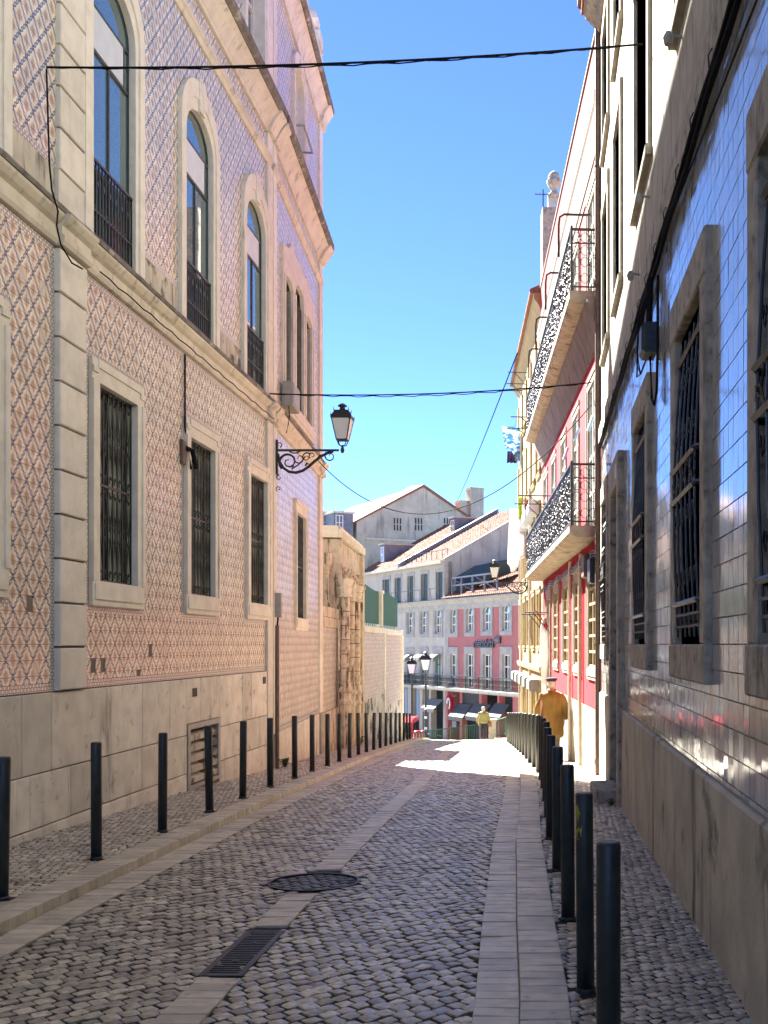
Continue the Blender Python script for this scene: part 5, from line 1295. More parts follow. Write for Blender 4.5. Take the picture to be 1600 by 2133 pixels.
def post_lamp(x, y, zl, label, s=1.0):
    t = thing('street_lamp', (x, y, g(y)-.3), label, 'street lamp', 'lanterns on iron posts at the square')
    m = MB(); zb = g(y)-.4
    m.lathe([(.16,zb),(.16,zb+.3),(.10,zb+.5),(.09,zb+1.0),(.12,zb+1.05),(.07,zb+1.15),(.06,zl-.6),(.085,zl-.56),(.05,zl-.5),(.045,zl-.05)], x, y, 12)
    m.build('post', IRON, t); m = MB()
    for z in (zb+1.5, zb+2.1, zb+2.6): m.lathe([(.072,z),(.072,z+.14)], x, y, 10)
    m.build('sticker', BLIND, t)
    lantern(t, x, y, zl, s); return t
y1 = 58.5; post_lamp((887-VX)*y1/FL, y1, (VY-1404)*y1/FL, 'tall dark lamp post dotted with white stickers, before the awnings', 1.3)
y2 = 68; post_lamp((858-VX)*y2/FL, y2, (VY-1410)*y2/FL, 'smaller lamp post farther back, beside the end of the garden wall', 1.35)

# ------------------------------------------------------------------ bollards
def bollard(x, y, label):
    zb = g(y); t = thing('bollard', (x, y, zb), label, 'bollard', 'dark iron bollards along the kerbs')
    m = MB(); m.lathe([(.045,zb-.1),(.045,zb+.985),(.041,zb+.997),(.036,zb+1.0)], x, y, 20); o = m.build('post', BOLL, t); 
    for p in o.data.polygons: p.use_smooth = len(p.vertices) == 4 and abs(p.normal.z) < .5
    m = MB(); m.lathe([(.052,zb-.1),(.052,zb+.012),(.046,zb+.02)], x, y, 16); m.build('collar', BOLL, t)
    return t
b0 = bollard(XR(RB_Y[0]), RB_Y[0], 'nearest right bollard, cut off by the lower edge of view')
ordn = ['third','fourth','fifth','sixth','seventh','eighth','ninth','tenth','eleventh','twelfth','thirteenth','fourteenth','fifteenth','sixteenth','seventeenth','eighteenth','nineteenth','twentieth','twenty-first','twenty-second']
for k, y in enumerate(RB_Y[1:]):
    lab = 'dark bollard with a torn yellow sticker on the right pavement' if k == 0 else 'dark bollard on the right pavement, %s up the row from the camera' % ordn[k-1]
    if k == 8: lab = 'dark bollard in front of the walking man in the ochre coat'
    b = dup(b0, (XR(y)-XR(RB_Y[0]), y-RB_Y[0], g(y)-g(RB_Y[0])), lab); b.rotation_euler = (R.gauss(0,.008), R.gauss(0,.008), 0)
    if k == 0:
        x, zb = XR(y), g(y)
        def patch(outl, mat):
            m = MB(); n = len(outl)
            pts = [(x+.0456*sin(a), y-.0456*cos(a), zb+z) for a, z in outl]; m.add(pts, [tuple(range(n))])
            o = m.build('sticker', mat, b)
        ye = mk('yellow_sticker', (.42,.36,.05), (.20,.22,.03), 60, .6, .2)
        patch([(-1.2,.93),(-.9,.945),(-.5,.90),(-.75,.87),(-1.0,.80),(-1.3,.80)], ye); patch([(-1.15,.79),(-.75,.83),(-.25,.84),(-.4,.79),(-.8,.765),(-1.1,.77)], ye)
ll = ['nearest left bollard, partly cut by the left edge of view','left bollard below the stone quoin pilaster','left bollard before the wide plain base slabs','left bollard standing in front of the louvred vent','left bollard between the vent and the downpipe','left bollard in line with the downpipe']
for k, y in enumerate(LB_Y):
    lab = ll[k] if k < len(ll) else 'dark bollard on the left pavement, %s along the row' % ordn[k-2]
    b = dup(b0, (XL(y)-XR(RB_Y[0]), y-RB_Y[0], g(y)-g(RB_Y[0])), lab); b.rotation_euler = (R.gauss(0,.010), R.gauss(0,.010), 0)

# ------------------------------------------------------------------ people seen from behind
SKIN = mk('skin', (.55,.33,.24), (.48,.28,.20), 20, .55, .1)
def person(x, y, h, label, spec):
    """walking away: +y is forward. A skinned body, clothing and hair as its children. h = full height"""
    zb = g(y); t = thing('person', (x, y, zb), label, 'person')
    s = h/1.75; st = spec.get('stride', .16)
    me = bpy.data.meshes.new('body'); V = []; Ed = []; Rd = []
    def v(p, r, par=None):
        V.append((p[0]*s, p[1]*s, p[2]*s)); Rd.append((r*s, r*s*spec.get('flat', .9)))
        if par is not None: Ed.append((par, len(V)-1))
        return len(V)-1
    pel = v((0,0,.95), .14); wa = v((0,0,1.10), .125, pel); chs = v((0,-.01,1.30), .145, wa); sh = v((0,-.01,1.42), .10, chs); nk = v((0,.01,1.50), .055, sh)
    hd0 = v((0,.03,1.585), .078, nk); hd1 = v((0,.035,1.66), .085, hd0); v((0,.03,1.715), .06, hd1)
    for sd, sw in ((-1, 1), (1, -1)):
        hip = v((.09*sd,0,.90), .095, pel); kn = v((.10*sd,.05+st*.5*sw if sw > 0 else -st*.1,.49), .06, hip)
        an = v((.10*sd, st*sw*.9, .09 if sw > 0 else .12), .042, kn); v((.11*sd, st*sw*.9+.13, .04), .036, an)
        s0 = v((.175*sd,-.01,1.40), .062, sh); el = v((.245*sd,-.04-.06*sw,1.12), .048, s0); wr = v((.265*sd,.02-.10*sw,.86), .032, el)
        pm_ = v((.27*sd,.03-.10*sw,.80), .036, wr)
        for k in range(4):
            a = v((.262*sd+.004*k*sd,.045-.10*sw-.022*k,.745), .0105, pm_); b_ = v((.255*sd+.004*k*sd,.05-.10*sw-.022*k,.712-(.006 if k in (1,2) else 0)), .009, a); v((.245*sd+.004*k*sd,.05-.10*sw-.022*k,.69-(.008 if k in (1,2) else 0)), .008, b_)
        th = v((.255*sd,.075-.10*sw,.80), .012, pm_); v((.247*sd,.085-.10*sw,.765), .0095, th)
    me.from_pydata(V, Ed, []); o = bpy.data.objects.new('body', me); COL.objects.link(o); o.parent = t; LOC[o.name] = LOC[t.name]
    sk_ = o.modifiers.new('skin', 'SKIN'); me.materials.append(SKIN)
    for d, r in zip(me.skin_vertices[0].data, Rd): d.radius = r
    me.skin_vertices[0].data[0].use_root = True
    sub = o.modifiers.new('smooth', 'SUBSURF'); sub.levels = 1; sub.render_levels = 2
    def loft(rings, mat, name, n=20, folds=0.0, seed=1):
        rn = random.Random(seed); m = MB(); ph_ = [rn.uniform(0,6) for _ in range(4)]; vs = []
        for i, (cx, cy, z, rx, ry) in enumerate(rings):
            for k in range(n):
                a = 2*pi*k/n; f_ = 1+folds*(sin(5*a+ph_[0]+i*.35)+.7*sin(9*a+ph_[1]-i*.2))*(1-i/len(rings))
                vs.append((x+(cx+rx*cos(a)*f_)*s, y+(cy+ry*sin(a)*f_)*s, zb+z*s))
        fs = [(i*n+k, i*n+(k+1)%n, (i+1)*n+(k+1)%n, (i+1)*n+k) for i in range(len(rings)-1) for k in range(n)]+[tuple(range(n))[::-1], tuple(range((len(rings)-1)*n, len(rings)*n))]
        m.add(vs, fs); q = m.build(name, mat, t, True)
        u = q.modifiers.new('soft', 'SUBSURF'); u.levels = 1; u.render_levels = 1
        return q
    hem = spec['hem']; cw = spec.get('cw', 1.0)
    rings = [(0,0,hem,.235*cw,.17),(0,0,hem+.12,.235*cw,.165),(0,0,(hem+1.02)/2,.225*cw,.16),(0,0,1.02,.215*cw,.15),(0,-.01,1.16,.215*cw,.15),(0,-.02,1.30,.235*cw,.155),(0,-.02,1.385,.235*cw,.13),(0,-.01,1.435,.17*cw,.10),(0,0,1.475,.085,.075),(0,.005,1.50,.07,.065)]
    coat = loft(rings, spec['coat'], 'coat', 28, .045, 3)
    for sd, sw in ((-1, 1), (1, -1)):
        m = MB(); P_ = [(.16*sd*cw,-.015,1.42),(.20*sd*cw,-.02,1.36),(.245*sd*cw,-.03-.02*sw,1.22),(.265*sd*cw,-.04-.06*sw,1.10),(.28*sd*cw,0-.09*sw,.95),(.285*sd*cw,.02-.10*sw,.835)]
        m.tube([(x+p[0]*s, y+p[1]*s, zb+p[2]*s) for p in P_], .07, 12, rad=[.07*s,.088*s,.082*s,.078*s,.070*s,.066*s])
        q = m.build('sleeve', spec['coat'], t, True); u = q.modifiers.new('soft', 'SUBSURF'); u.levels = 1; u.render_levels = 1
        m = MB(); zz_ = .09 if sw > 0 else .12
        P_ = [(.09*sd,0,.92),(.10*sd,.05+st*.5*sw if sw > 0 else -st*.1,.49),(.10*sd,st*sw*.9,zz_+.02),(.10*sd,st*sw*.9,zz_-.03)]
        m.tube([(x+p[0]*s, y+p[1]*s, zb+p[2]*s) for p in P_], .08, 12, rad=[.115*s,.088*s,.072*s,.075*s]); m.build('trouser_leg', spec['trousers'], t, True)
        m = MB(); fy = st*sw*.9
        m.lathe([(.052*s,zb),(.056*s,zb+.03*s),(.045*s,zb+.09*s),(.03*s,zb+.11*s)], x+.105*sd*s, y+(fy-.01)*s, 10); m.lathe([(.05*s,zb),(.054*s,zb+.03*s),(.03*s,zb+.07*s)], x+.11*sd*s, y+(fy+.12)*s, 10)
        m.add([(x+(.105*sd+a*.05)*s, y+(fy+b*.12)*s, zb+c*s) for c in (0,.06) for a, b in ((-1,0),(1,0),(1,1),(-1,1))], [(0,3,2,1),(4,5,6,7),(0,1,5,4),(1,2,6,5),(2,3,7,6),(3,0,4,7)])
        m.build('shoe', IRON, t, True)
        m = MB(); m.lathe([(.003, zb+1.585*s), (.016*s, zb+1.60*s), (.018*s, zb+1.63*s), (.004, zb+1.66*s)], x+.083*sd*s, y+.035*s, 8); m.build('ear', SKIN, t, True)
    # face side (away from the street end): nose, eyes, mouth
    m = MB(); m.lathe([(.004, zb+1.66*s), (.016*s, zb+1.60*s), (.004, zb+1.585*s)], x, y+.128*s, 8); m.build('nose', SKIN, t, True)
    m = MB()
    for sd in (-1, 1): m.lathe([(.003, zb+1.635*s), (.012*s, zb+1.645*s), (.003, zb+1.655*s)], x+.033*sd*s, y+.108*s, 8)
    m.build('eyes', DARK, t, True); m = MB(); m.tube([(x-.025*s, y+.108*s, zb+1.565*s), (x, y+.116*s, zb+1.562*s), (x+.025*s, y+.108*s, zb+1.565*s)], .005*s, 5); m.build('mouth', PINK, t)
    for nm, mat, rr in spec['head']: loft(rr, mat, nm, 18)
    for f_ in spec.get('extra', ()): f_(t, x, y, zb, s)
    return t
OCH = mk('ochre_wool', (.26,.158,.05), (.19,.115,.036), 9, .9, .6, 60, nstretch=(1,1,.4), spec=.1)
OLI = mk('olive_jacket', (.24,.225,.075), (.18,.17,.055), 9, .85, .4, 120)
TRG = mk('grey_trousers', (.16,.15,.13), (.12,.11,.10), 9, .9, .2); TRD = mk('dark_trousers', (.02,.022,.028), (.03,.032,.036), 9, .9, .2)
CAP = mk('dark_cap_cloth', (.022,.02,.028), (.035,.03,.04), 20, .9, .3, 200); HAIRG = mk('grey_hair', (.55,.50,.43), (.42,.38,.33), 30, .7, .4, 150); HAIRB = mk('ash_blond_hair', (.48,.40,.27), (.36,.29,.19), 30, .6, .4, 150)
def collar(mat):
    def f_(t, x, y, zb, s):
        m = MB(); m.tube([(x+.085*s*cos(a), y-.0+.078*s*sin(a), zb+(1.495+.02*sin(a))*s) for a in [2*pi*i/14 for i in range(14)]], .022*s, 6, True); m.build('collar', mat, t, True)
        m = MB(); m.tube([(x+.001, y-.153*s, zb+z*s) for z in (.46,.62,.78)], .004*s, 4); m.build('back_seam', TRG, t)
    return f_
ym_ = 22.9
person((1149-VX)*ym_/FL, ym_, 1.76, 'man in a long ochre coat and dark flat cap walking away beside the pink house',
    dict(coat=OCH, trousers=TRG, hem=.44, cw=1.12, head=[
        ('hair', HAIRG, [(0,.0,1.545,.06,.06),(0,.0,1.575,.088,.09),(0,.012,1.63,.096,.105),(0,.02,1.68,.095,.108),(0,.02,1.71,.08,.09)]),
        ('cap', CAP, [(0,.025,1.675,.103,.118),(0,.03,1.695,.112,.128),(0,.03,1.725,.132,.145),(0,.03,1.752,.128,.14),(0,.03,1.765,.08,.09)]),
        ('cap_peak', CAP, [(0,.15,1.674,.06,.05),(0,.15,1.684,.06,.05)])], extra=[collar(OCH)]))
def bag(t, x, y, zb, s):
    bm_ = mk('brown_leather_bag', (.20,.07,.04), (.14,.05,.03), 9, .6, .2)
    m = MB(); m.plan([(x+.24, y-.06), (x+.42, y-.06), (x+.42, y+.12), (x+.24, y+.12)], zb+.62*s, zb+.90*s); q = m.build('handbag', bm_, t, True); u = q.modifiers.new('round', 'BEVEL'); u.width = .05; u.segments = 3
    m = MB(); m.tube([(x+.30, y+.03, zb+.9*s), (x+.27, y+.02, zb+1.15*s), (x+.18, y+.0, zb+1.46*s), (x+.12, y+.08, zb+1.40*s)], .012, 5); m.build('strap', bm_, t)
yw_ = 54.0
person((1007-VX)*yw_/FL, yw_, 1.62, 'woman in an olive jacket and dark trousers with a brown handbag at the street end',
    dict(coat=OLI, trousers=TRD, hem=.80, cw=1.15, head=[('hair', HAIRB, [(0,-.01,1.50,.07,.065),(0,-.005,1.56,.10,.10),(0,.01,1.64,.108,.118),(0,.015,1.70,.10,.11),(0,.02,1.745,.05,.055)])], extra=[bag]))

# ------------------------------------------------------------------ street end: railing, stone post, parked van
def rail_run(x0, y0, z0, x1, y1_, z1, label, n, h=.98):
    t = thing('green_railing', ((x0+x1)/2, (y0+y1_)/2, min(z0, z1)-h), label, 'railing')
    L_ = lambda k: (x0+(x1-x0)*k, y0+(y1_-y0)*k, z0+(z1-z0)*k)
    m = MB()
    m.bar(L_(0), L_(1), .03, 6); a, b = L_(0), L_(1); m.bar((a[0],a[1],a[2]-h+.12), (b[0],b[1],b[2]-h+.12), .022, 6); m.build('rail', FENCE, t)
    for k in range(n+1):
        p = L_(k/n); m = MB(); big = k % 9 == 0; m.tube([(p[0],p[1],p[2]-h-(.6 if big else -.1)), (p[0],p[1],p[2]+(.06 if big else 0))], .035 if big else .013, 6); m.build('post' if big else 'baluster', FENCE, t)
yr_ = 57.0
zp = lambda px, py, y: ((px-VX)*y/FL, y, (VY-py)*y/FL)
rail_run(*zp(846,1529,58.6), *zp(1003,1508,57.2), 'long green street railing descending left at the street end', 45)
rail_run(*zp(1031,1501,56.6), *zp(1054,1494,55.4), 'short green railing between the stone post and right bollards', 9)
x, y, z = zp(1026, 1497, 56.4); m = MB(); zb = g(y)-.2
m.frust([(.25,zb),(.25,zb+.2),(.21,zb+.22),(.20,z-.15),(.25,z-.12),(.26,z-.03),(.20,z)], x, y); single(m, 'stone_post', PSTONE, 'squat cream stone post at the end of the green railing', 'post')
RED = mk('red_car_paint', (.55,.02,.03), (.50,.018,.025), 2, .25, .0)
def van():
    y = 62.0; xc = -8.3; zb = g(y)+.02; t = thing('van', (xc, y, zb), 'red van with a sloping dark windscreen parked behind the left bollards', 'van')
    B = Frame(xc, y-.9, 0, 1, 1)                                   # u runs along the street (length), w across; seen from its side front
    prof = [(-.9,.35),(3.2,.35),(3.3,.9),(3.2,1.9),(2.9,2.2),(.5,2.22),(-.1,2.05),(-.62,1.25),(-.98,1.05),(-1.02,.5)]
    W2 = .95
    m = MB(B); m.prism([(u, zb+z) for u, z in prof], -W2, W2); o = m.build('body', RED, t); u_ = o.modifiers.new('round', 'BEVEL'); u_.width = .09; u_.segments = 3
    # front faces the camera (-y): windscreen, bumper, lamps
    a, b = (-.13, zb+2.0), (-.66, zb+1.27)
    m = MB(B); m.add([(a[0]-.03,-W2+.12,a[1]),(a[0]-.03,W2-.12,a[1]),(b[0]-.03,W2-.06,b[1]),(b[0]-.03,-W2+.06,b[1]),(a[0]+.05,-W2+.12,a[1]),(a[0]+.05,W2-.12,a[1]),(b[0]+.05,W2-.06,b[1]),(b[0]+.05,-W2+.06,b[1])],
        [(0,1,2,3),(4,7,6,5),(0,4,5,1),(1,5,6,2),(2,6,7,3),(3,7,4,0)]); m.build('windscreen', GLASSD, t)
    m = MB(B); m.box(.1, 1.1, W2-.01, W2+.012, zb+1.25, zb+1.95); m.box(1.25, 2.9, W2-.01, W2+.012, zb+1.25, zb+1.95); m.build('side_window', GLASSD, t)
    m = MB(B); m.box(-1.12, -.95, -W2, W2, zb+.35, zb+.62); m.build('bumper', IRON, t)
    for sd in (-1, 1):
        m = MB(B); m.box(-1.06, -.98, sd*.78-.15, sd*.78+.15, zb+.78, zb+.98); m.build('headlight', LGLASS, t)
        for u in (-.25, 2.4):
            m = MB(B); m.tube([(u, sd*(W2-.12), zb+.33), (u, sd*(W2+.02), zb+.33)], .33, 18); wh = m.build('wheel', IRON, t)
            m = MB(B); m.tube([(u, sd*(W2+.0), zb+.33), (u, sd*(W2+.03), zb+.33)], .19, 14); m.build('rim', ZINC, wh)
        m = MB(B); m.bar((-.45, sd*W2, zb+1.35), (-.5, sd*(W2+.2), zb+1.4), .02); m.box(-.56,-.46, min(sd*(W2+.12),sd*(W2+.3)), max(sd*(W2+.12),sd*(W2+.3)), zb+1.3, zb+1.55); m.build('mirror', IRON, t)
    m = MB(B); m.box(-1.05, -1.0, -.45, .45, zb+.68, zb+.98); 
    for k in range(5): m.box(-1.07, -1.05, -.4, .4, zb+.70+k*.06, zb+.72+k*.06)
    m.build('front_panel', IRON, t)
    m = MB(B); m.box(-1.135, -1.12, -.26, .26, zb+.42, zb+.54); m.build('number_plate', BLIND, t)
van()
# red and white street barrier boxes beside the van
for k, px in enumerate((869.5, 881.5)):
    x, y, z = zp(px, 1522, 59.4); zb = z-1.15
    t = thing('traffic_barrel', (x, y, zb), ['red and white striped barrel right beside the van','narrow red and white barrel next to the lamp post'][k], 'barrel')
    r = .21 if k == 0 else .15
    m = MB(); m.lathe([(r*1.1,zb),(r,zb+.1),(r,zb+1.1),(r*.8,zb+1.15)], x, y, 14); m.build('drum', RED, t, True)
    m = MB()
    for i in range(7):
        a = 2*pi*i/7; m.bar((x+cos(a)*r*1.01, y+sin(a)*r*1.01, zb+.2), (x+cos(a)*r*1.01, y+sin(a)*r*1.01, zb+1.02), .022)
    m.build('stripe', BLIND, t)

# ------------------------------------------------------------------ cables over and along the street
def cable(pts, r, label, extra=(), name='cable', n=6, group=None):
    m = MB(); m.tube(pts, r, n)
    for p, rr in extra: m.tube(p, rr, n)
    return single(m, name, WIRE, label, 'cable', group)
def sag(p, q, d, n=28, wob=0.0, ph_=0.0):
    return [tuple(p[k]+(q[k]-p[k])*i/n-(4*d*(i/n)*(1-i/n) if k == 2 else 0)+(wob*sin(i*1.9+ph_+k) if 0 < i < n else 0) for k in range(3)) for i in range(n+1)]
A = L1.P(L1.u(97, .16), .16, L1.z(97, 140, .16)); B = R1.P(R1.u(1357), .08, R1.z(1357, 92)); A = (A[0], A[1], A[2]-E); B = (B[0], B[1], B[2]-E)
cable(sag(A, B, .07), .010, 'thick black cable slung across the street high up, tied to the right house', [(sag(A, B, .09, 40, .009), .006), (sag(A, B, .08, 40, .011, 2), .005)])
A2 = L1.P(L1.u(561, .07), .07, L1.z(561, 820, .07)); B2 = P.P(P.u(1236), .03, P.z(1236, 797)); A2 = (A2[0], A2[1], A2[2]-E); B2 = (B2[0], B2[1], B2[2]-E)
cable(sag(A2, B2, .10), .012, 'black cable spanning the street just above the left lantern', [(sag(A2, B2, .13, 40, .014), .008)])
def wp(f, px, py, w=.08):
    p = f.P(f.u(px, w), w, f.z(px, py, w)); return (p[0], p[1], p[2]-E)
A3 = wp(L2, 663, 960, .2); B3 = wp(P, 1232, 843, .06)
def para(p, q, d, n=40): return sag(p, q, d, n)
cable(para(A3, B3, 1.55), .010, 'slack black cable hanging in a deep curve between the two sides')
A4 = wp(C, 1078, 735, .36); B4 = tuple(D.P(D.u(950), .2, D.z(950, 1046))[k]-(E if k == 2 else 0) for k in range(3))
cable(sag(A4, B4, .2), .025, 'thin taut wire running down from the cream house to the gabled roof')
# cable along the left moulding and down the quoin
pts = [wp(L1, *q, w=.16) for q in ((97,143),(103,340),(108,395),(121,440),(118,470),(127,510),(150,548),(172,560))]
pts = [(-4.79, p[1], p[2]) for p in pts]
cable(pts, .009, 'black cable dropping down beside the left stone quoin')
run = [(-4.76, L1.u(172)+(18.9-L1.u(172))*i/30, 4.03+.012*sin(i*2.3)) for i in range(31)]
cable(run, .008, 'thin cable clipped under the left string course')
pd = [(-4.92, L1.u(381), z) for z in (4.02, 3.5, 3.0)]+[(-4.90, L1.u(384), 2.7), (-4.89, L1.u(389), 2.45)]
cable(pd, .014, 'black cable running down the tiles to the pipe stub by the second grille')
t = thing('pipe_stub', (-4.9, L1.u(382), L1.z(382, 975)), 'old brown conduit block with a bent black pipe between grilles', 'conduit box')
u = L1.u(378); z0_, z1_ = L1.z(378, 968), L1.z(378, 918)
MB(L1).bbox(u-.10, u+.03, .005, .06, z0_, z1_, .01).build('block', PIPE, t); MB(L1).tube([(u+.02,.06,z1_-.1),(u+.1,.12,z1_-.12),(u+.2,.13,z1_-.3),(u+.22,.13,z0_-.02)], .035, 8).build('pipe', WIRE, t)
t = thing('junction_box', (-4.85, 19.9, L2.z(589, 850)), 'grey cable junction box on the pilaster beside the triple window', 'junction box')
a, b = L2.u(582), L2.u(597); z0_, z1_ = L2.z(590, 853), L2.z(590, 804)
MB(L2).bbox(a, b, .06, .26, z0_, z1_, .015).build('box', GREYBOX, t); MB(L2).box(a+.04, b-.04, .262, .268, z0_+.05, z1_-.05).build('lid', GREYBOX, t)
MB(L2).tube([(a+.1,.16,z0_),(a+.12,.17,z0_-.18),(a+.3,.12,z0_-.3),(a+.2,.1,z0_-.5)], .010, 5).build('loop', WIRE, t)
# right wall: bundle of black cables along the string course with hooks, a drop with a splice box and a loop
bun = []
for k in range(4): bun.append([(1.03-.05-.018*(k%2), 1.0+(17.4-1.0)*i/44, 3.27-.045*(k//2)-.02*k+.02*sin(i*1.3+k)) for i in range(45)])
t = thing('cable_bundle', (.98, 9, 3.2), 'thick bundle of black cables along the top edge of the glossy tiles', 'cable')
m = MB()
for p in bun: m.tube(p, .013, 6)
m.build('cables', WIRE, t)
for i in range(18):
    y = 4.5+i*.72; MB().tube([(1.0, y, 3.36), (.965, y, 3.35), (.945, y, 3.31), (.95, y, 3.24)], .005, 5).build('hook', CAST, t)
cable([(1.0, 3.3+i*.66, 4.35-.115*i-.002*i*i) if False else (1.0, R1.u(1590)+(R1.u(1362)-R1.u(1590))*i/10, R1.z(1590,0)+(R1.z(1362,560)-R1.z(1590,0))*i/10) for i in range(11)], .006, 'thin straight wire slanting across the glossy tiles')
t = thing('splice_box', (.95, R1.u(1376), R1.z(1376, 742)), 'dark cable splice box hanging on the tiles with a drooping loop', 'splice box')
u = R1.u(1372); zA_, zB_ = R1.z(1372, 680), R1.z(1372, 742)
MB(R1).bbox(u-.14, u+.14, .03, .16, zB_, zA_, .03).build('box', CAST, t)
m = MB(R1)
for k in range(4): m.tube([(u-.05+.05*k,.07,3.2),(u-.06+.05*k+.03*sin(k),.08,2.8),(u-.05+.045*k,.08,zA_)], .022, 6)
m.tube([(u-.30,.04,3.1),(u-.30,.04,zB_),(u-.30,.05,R1.z(1388,800)),(u-.2,.06,R1.z(1385,828)),(u-.02,.06,R1.z(1378,820)),(u+.03,.07,zB_)], .012, 6)
for k in range(3): m.tube([(u+.1,.06,3.15),(u+.5+.1*k,.12,3.0-.1*k),(u+.75,.12,2.75-.12*k),(u+.6,.10,2.5),(u+.2,.08,2.55)], .008, 5)
m.build('cables', WIRE, t)
cable([(.97, R1.u(1252)-.1+.02*sin(i), 3.2-.52*i) for i in range(8)], .02, 'black cable dropping down the downpipe by the pink house')

# ------------------------------------------------------------------ laundry on drying racks in front of the cream house
def rack(px, py, reach, label, w0=.03):
    u = C.u(px, reach); z = C.z(px, py, reach)
    t = thing('drying_rack', C.P(u, .3, z-E), label, 'drying rack', 'drying racks on the cream house')
    m = MB(C); m.bar((u, w0, z), (u, reach, z), .018, 5); m.bar((u+1.6, w0, z), (u+1.6, reach, z), .018, 5)
    for w in (.35, .55, .75, .95):
        if w < reach: m.bar((u, w, z+.01), (u+1.6, w, z+.01), .006, 4)
    m.bar((u, w0, z-.55), (u, reach*.7, z), .012, 4); m.bar((u+1.6, w0, z-.55), (u+1.6, reach*.7, z), .012, 4); m.build('frame', CAST, t); return u, z
r1 = rack(1058, 775, .75, 'upper drying rack high on the cream house, empty')
r2 = rack(1064, 868, .95, 'drying rack holding the blue and white cloth')
r3 = rack(1079, 1032, .95, 'drying rack holding white sheets with a red and a lime cloth')
r4 = rack(1094, 1276, .70, 'empty drying rack low on the cream house above the string course')
def cloth(c, du, wd, h, mat, label, flare=.1, seed=1, ang=0.0, name='laundry', cat='laundry', bottom=0.0):
    """hanging sheet: gathered at the top, folds deepening downward; c = top centre (x, y, z)"""
    rn = random.Random(seed); nx, nz = 22, 16; ph_ = [rn.uniform(0,6) for _ in range(4)]; vs = []; m = MB()
    for j in range(nz+1):
        t_ = j/nz
        for i in range(nx+1):
            s_ = i/nx-.5; a = s_*wd*(1+flare*t_); b = .05*(.4+t_)*sin(s_*17+ph_[0]+t_)+.03*t_*sin(s_*31+ph_[1])+du*t_
            vs.append((c[0]+a*cos(ang)-b*sin(ang), c[1]+a*sin(ang)+b*cos(ang), c[2]-h*t_*(1+bottom*sin(s_*6+ph_[2]))))
    k = nx+1; m.add(vs, [(j*k+i, j*k+i+1, (j+1)*k+i+1, (j+1)*k+i) for j in range(nz) for i in range(nx)])
    o = single(m, name, mat, label, cat, None, True); sl_ = o.modifiers.new('thick', 'SOLIDIFY'); sl_.thickness = .006; return o
def bluecloth():
    m, nt, b = new_mat('blue_checked_cloth'); N = NT(nt)
    w = N.noise(3.0, N.scaled((1.2,1.2,3)), 3); w2 = N.noise(9.0, None, 2)
    col = N.mix(N.ramp(w, .42, .55), (.78,.82,.84), (.10,.34,.55)); col = N.mix(N.ramp(w2, .6, .7), col, (.75,.8,.82)); N.l(col, b.inputs['Base Color']); b.inputs['Roughness'].default_value = .9; return translucent(m)
WCL = translucent(mk('white_cotton', (.80,.74,.72), (.72,.66,.64), 6, .9, .2)); LIME = plain('lime_cloth', (.42,.55,.03), .9); REDC = plain('red_cloth', (.60,.02,.03), .9); PUR = plain('dark_purple_cloth', (.06,.03,.09), .9); LIL = plain('lilac_cloth', (.42,.30,.44), .9)
yc_ = 40.5
def at_(px, py, y): return ((px-VX)*y/FL, y, (VY-py)*y/FL)
cloth(at_(1071,889,yc_), .0, .95, 1.05, bluecloth(), 'blue and white patterned cloth drying high on the cream house', -.25, 2, .25, bottom=.22)
cloth(at_(1066,940,yc_+.15), 0, .35, .45, PUR, 'dark purple garment hanging below the blue and white cloth', .1, 4, .2); cloth(at_(1080,925,yc_+.2), 0, .28, .65, LIL, 'lilac garment hanging beside the dark purple one', .1, 5, .3)
yc_ = 37.0
cloth(at_(1078,1060,yc_), 0, .55, 1.95, WCL, 'large white sheet drying on the rack, left part hanging lowest', .35, 6, .35, bottom=.15); cloth(at_(1094,1058,yc_+.4), 0, .42, 1.6, WCL, 'second white sheet drying behind the lime and red cloths', .3, 7, .9, bottom=.15)
cloth(at_(1083.5,1036,yc_-.3), 0, .12, .95, LIME, 'narrow lime green cloth over the white sheet', .05, 8, .3); cloth(at_(1101.5,1041,yc_-.3), 0, .17, .72, REDC, 'bright red cloth hanging at the right of the rack', .15, 9, .5); cloth(at_(1096,1048,yc_-.1), 0, .09, .45, PUR, 'small black cloth beside the red one', .1, 10, .5)
# blue pegs and the furled banner by the door of the pink house
m = MB(P); u = P.u(1134.5, .10); zt_, zb_ = P.z(1134.5, 1310, .1), P.z(1134.5, 1425, .1)
m.tube([(u,.10,zt_+.3),(u+.02,.12,zt_),(u-.02,.12,(zt_+zb_)/2),(u+.01,.11,zb_)], .08, 10, rad=[.05,.10,.12,.06]); o = single(m, 'furled_banner', WCL, 'white furled banner with a red top by the corner of the pink house', 'banner', None, True)
m = MB(P); m.tube([(u,.0,zt_+.05),(u,.35,zt_+.5)], .02, 5); m.lathe([(.02,zt_-.1),(.06,zt_+.0),(.08,zt_+.1),(.05,zt_+.22),(.02,zt_+.3)], u, .1, 7); single(m, 'flag_holder', REDC, 'red bunched flag above the white furled banner', 'flag')
for k, (px, py) in enumerate(((1201,905),(1178,945),(1230,882))):
    p = wp(P, px, py, .30); s_ = .12
    m = MB(); m.tube([(p[0]-s_*.3, p[1], p[2]-s_), (p[0]+s_*.4, p[1], p[2]+s_)], .03, 5)
    single(m, 'cloth_peg', plain('light_blue_cloth', (.40,.60,.80), .8) if k == 0 else MATS['light_blue_cloth'], 'light blue rag tied in front of the middle floor, %s window' % ['second','third','nearest'][k], 'rag', 'blue rags tied to the pink house')
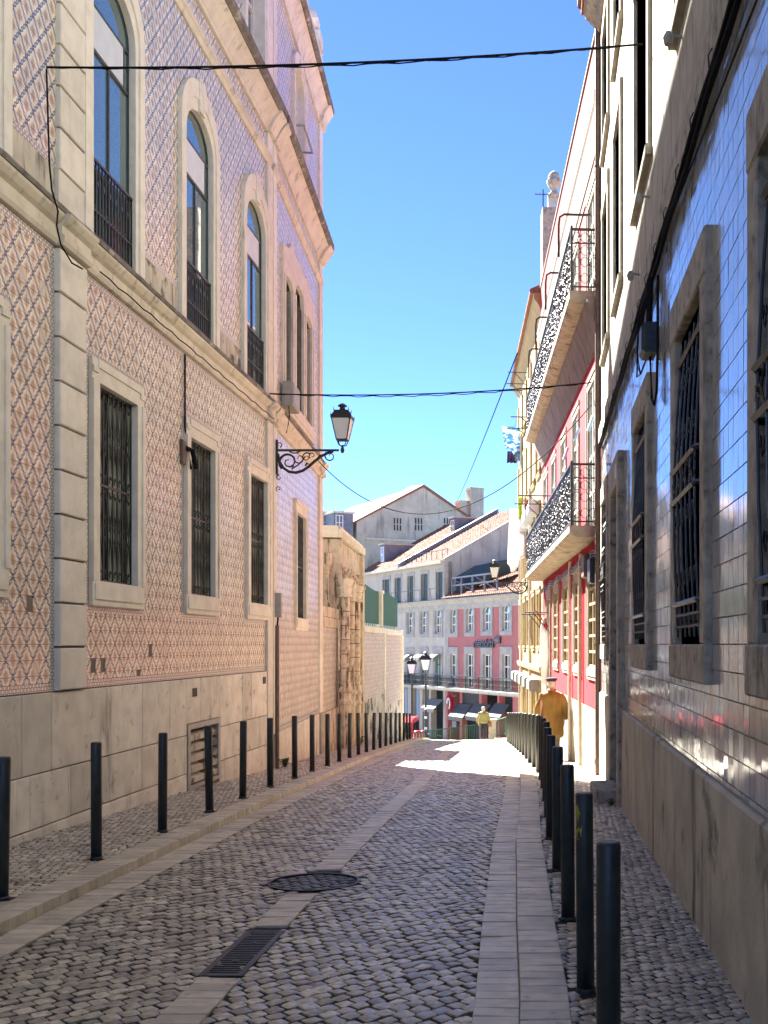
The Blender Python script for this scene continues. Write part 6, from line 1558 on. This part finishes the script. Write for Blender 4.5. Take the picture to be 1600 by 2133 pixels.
# weeds at the foot of the walls, leaf litter
WEED = mk('weed_leaf', (.06,.09,.025), (.045,.065,.02), 20, .6, .2)
def weed(x, y, label, n, s, seed):
    rn = random.Random(seed); m = MB(); zb = g(y)
    for k in range(n):
        a = rn.uniform(0, 2*pi); l = s*rn.uniform(.5,1); h_ = s*rn.uniform(.4,1.3); w = s*.12; dx, dy = cos(a), sin(a); px_, py_ = -dy*w, dx*w
        bx, by = x+rn.uniform(-s,s)*.25, y+rn.uniform(-s,s)*.25
        m.add([(bx, by, zb-.01), (bx+dx*l*.5+px_, by+dy*l*.5+py_, zb+h_*.8), (bx+dx*l, by+dy*l, zb+h_*.7), (bx+dx*l*.5-px_, by+dy*l*.5-py_, zb+h_*.85)], [(0,1,2,3)])
    return single(m, 'weed', WEED, label, 'weed', 'weeds at the foot of the walls')
weed(-4.86, 20.1, 'green weed tuft at the foot of the left downpipe', 40, .16, 1); weed(.86, 12.9, 'small weed beside the right doorstep', 18, .09, 2); weed(-5.6, 32.6, 'dry weed at the foot of the portal columns', 26, .25, 3)
rn = random.Random(9); m = MB()
for k in range(260):
    side = rn.random() < .5
    y = rn.uniform(4, 24); x = (LW(y)+.06+abs(rn.gauss(0,.12)) if side else RW(y)-.05-abs(rn.gauss(0,.10))); s_ = rn.uniform(.008,.028); a = rn.uniform(0,6)
    z = g(y)+.006
    m.add([(x+s_*cos(a), y+s_*sin(a), z), (x-s_*.5*sin(a), y+s_*.5*cos(a), z+rn.uniform(0,.012)), (x-s_*cos(a), y-s_*sin(a), z+.003), (x+s_*.5*sin(a), y-s_*.5*cos(a), z)], [(0,1,2,3)])
o = single(m, 'leaf_litter', mk('dry_leaf', (.10,.075,.04), (.06,.045,.025), 20, .9, .2), 'dry leaf crumbs along the foot of the walls', 'litter'); o['kind'] = 'stuff'
for o in list(o for o in bpy.data.objects if o.type == 'MESH' and o.parent is None and 'label' not in o and 'kind' not in o): print('UNTAGGED', o.name)
print('OBJECTS', len(bpy.data.objects), 'TRIS', sum(sum(len(p.vertices)-2 for p in o.data.polygons) for o in bpy.data.objects if o.type == 'MESH'))
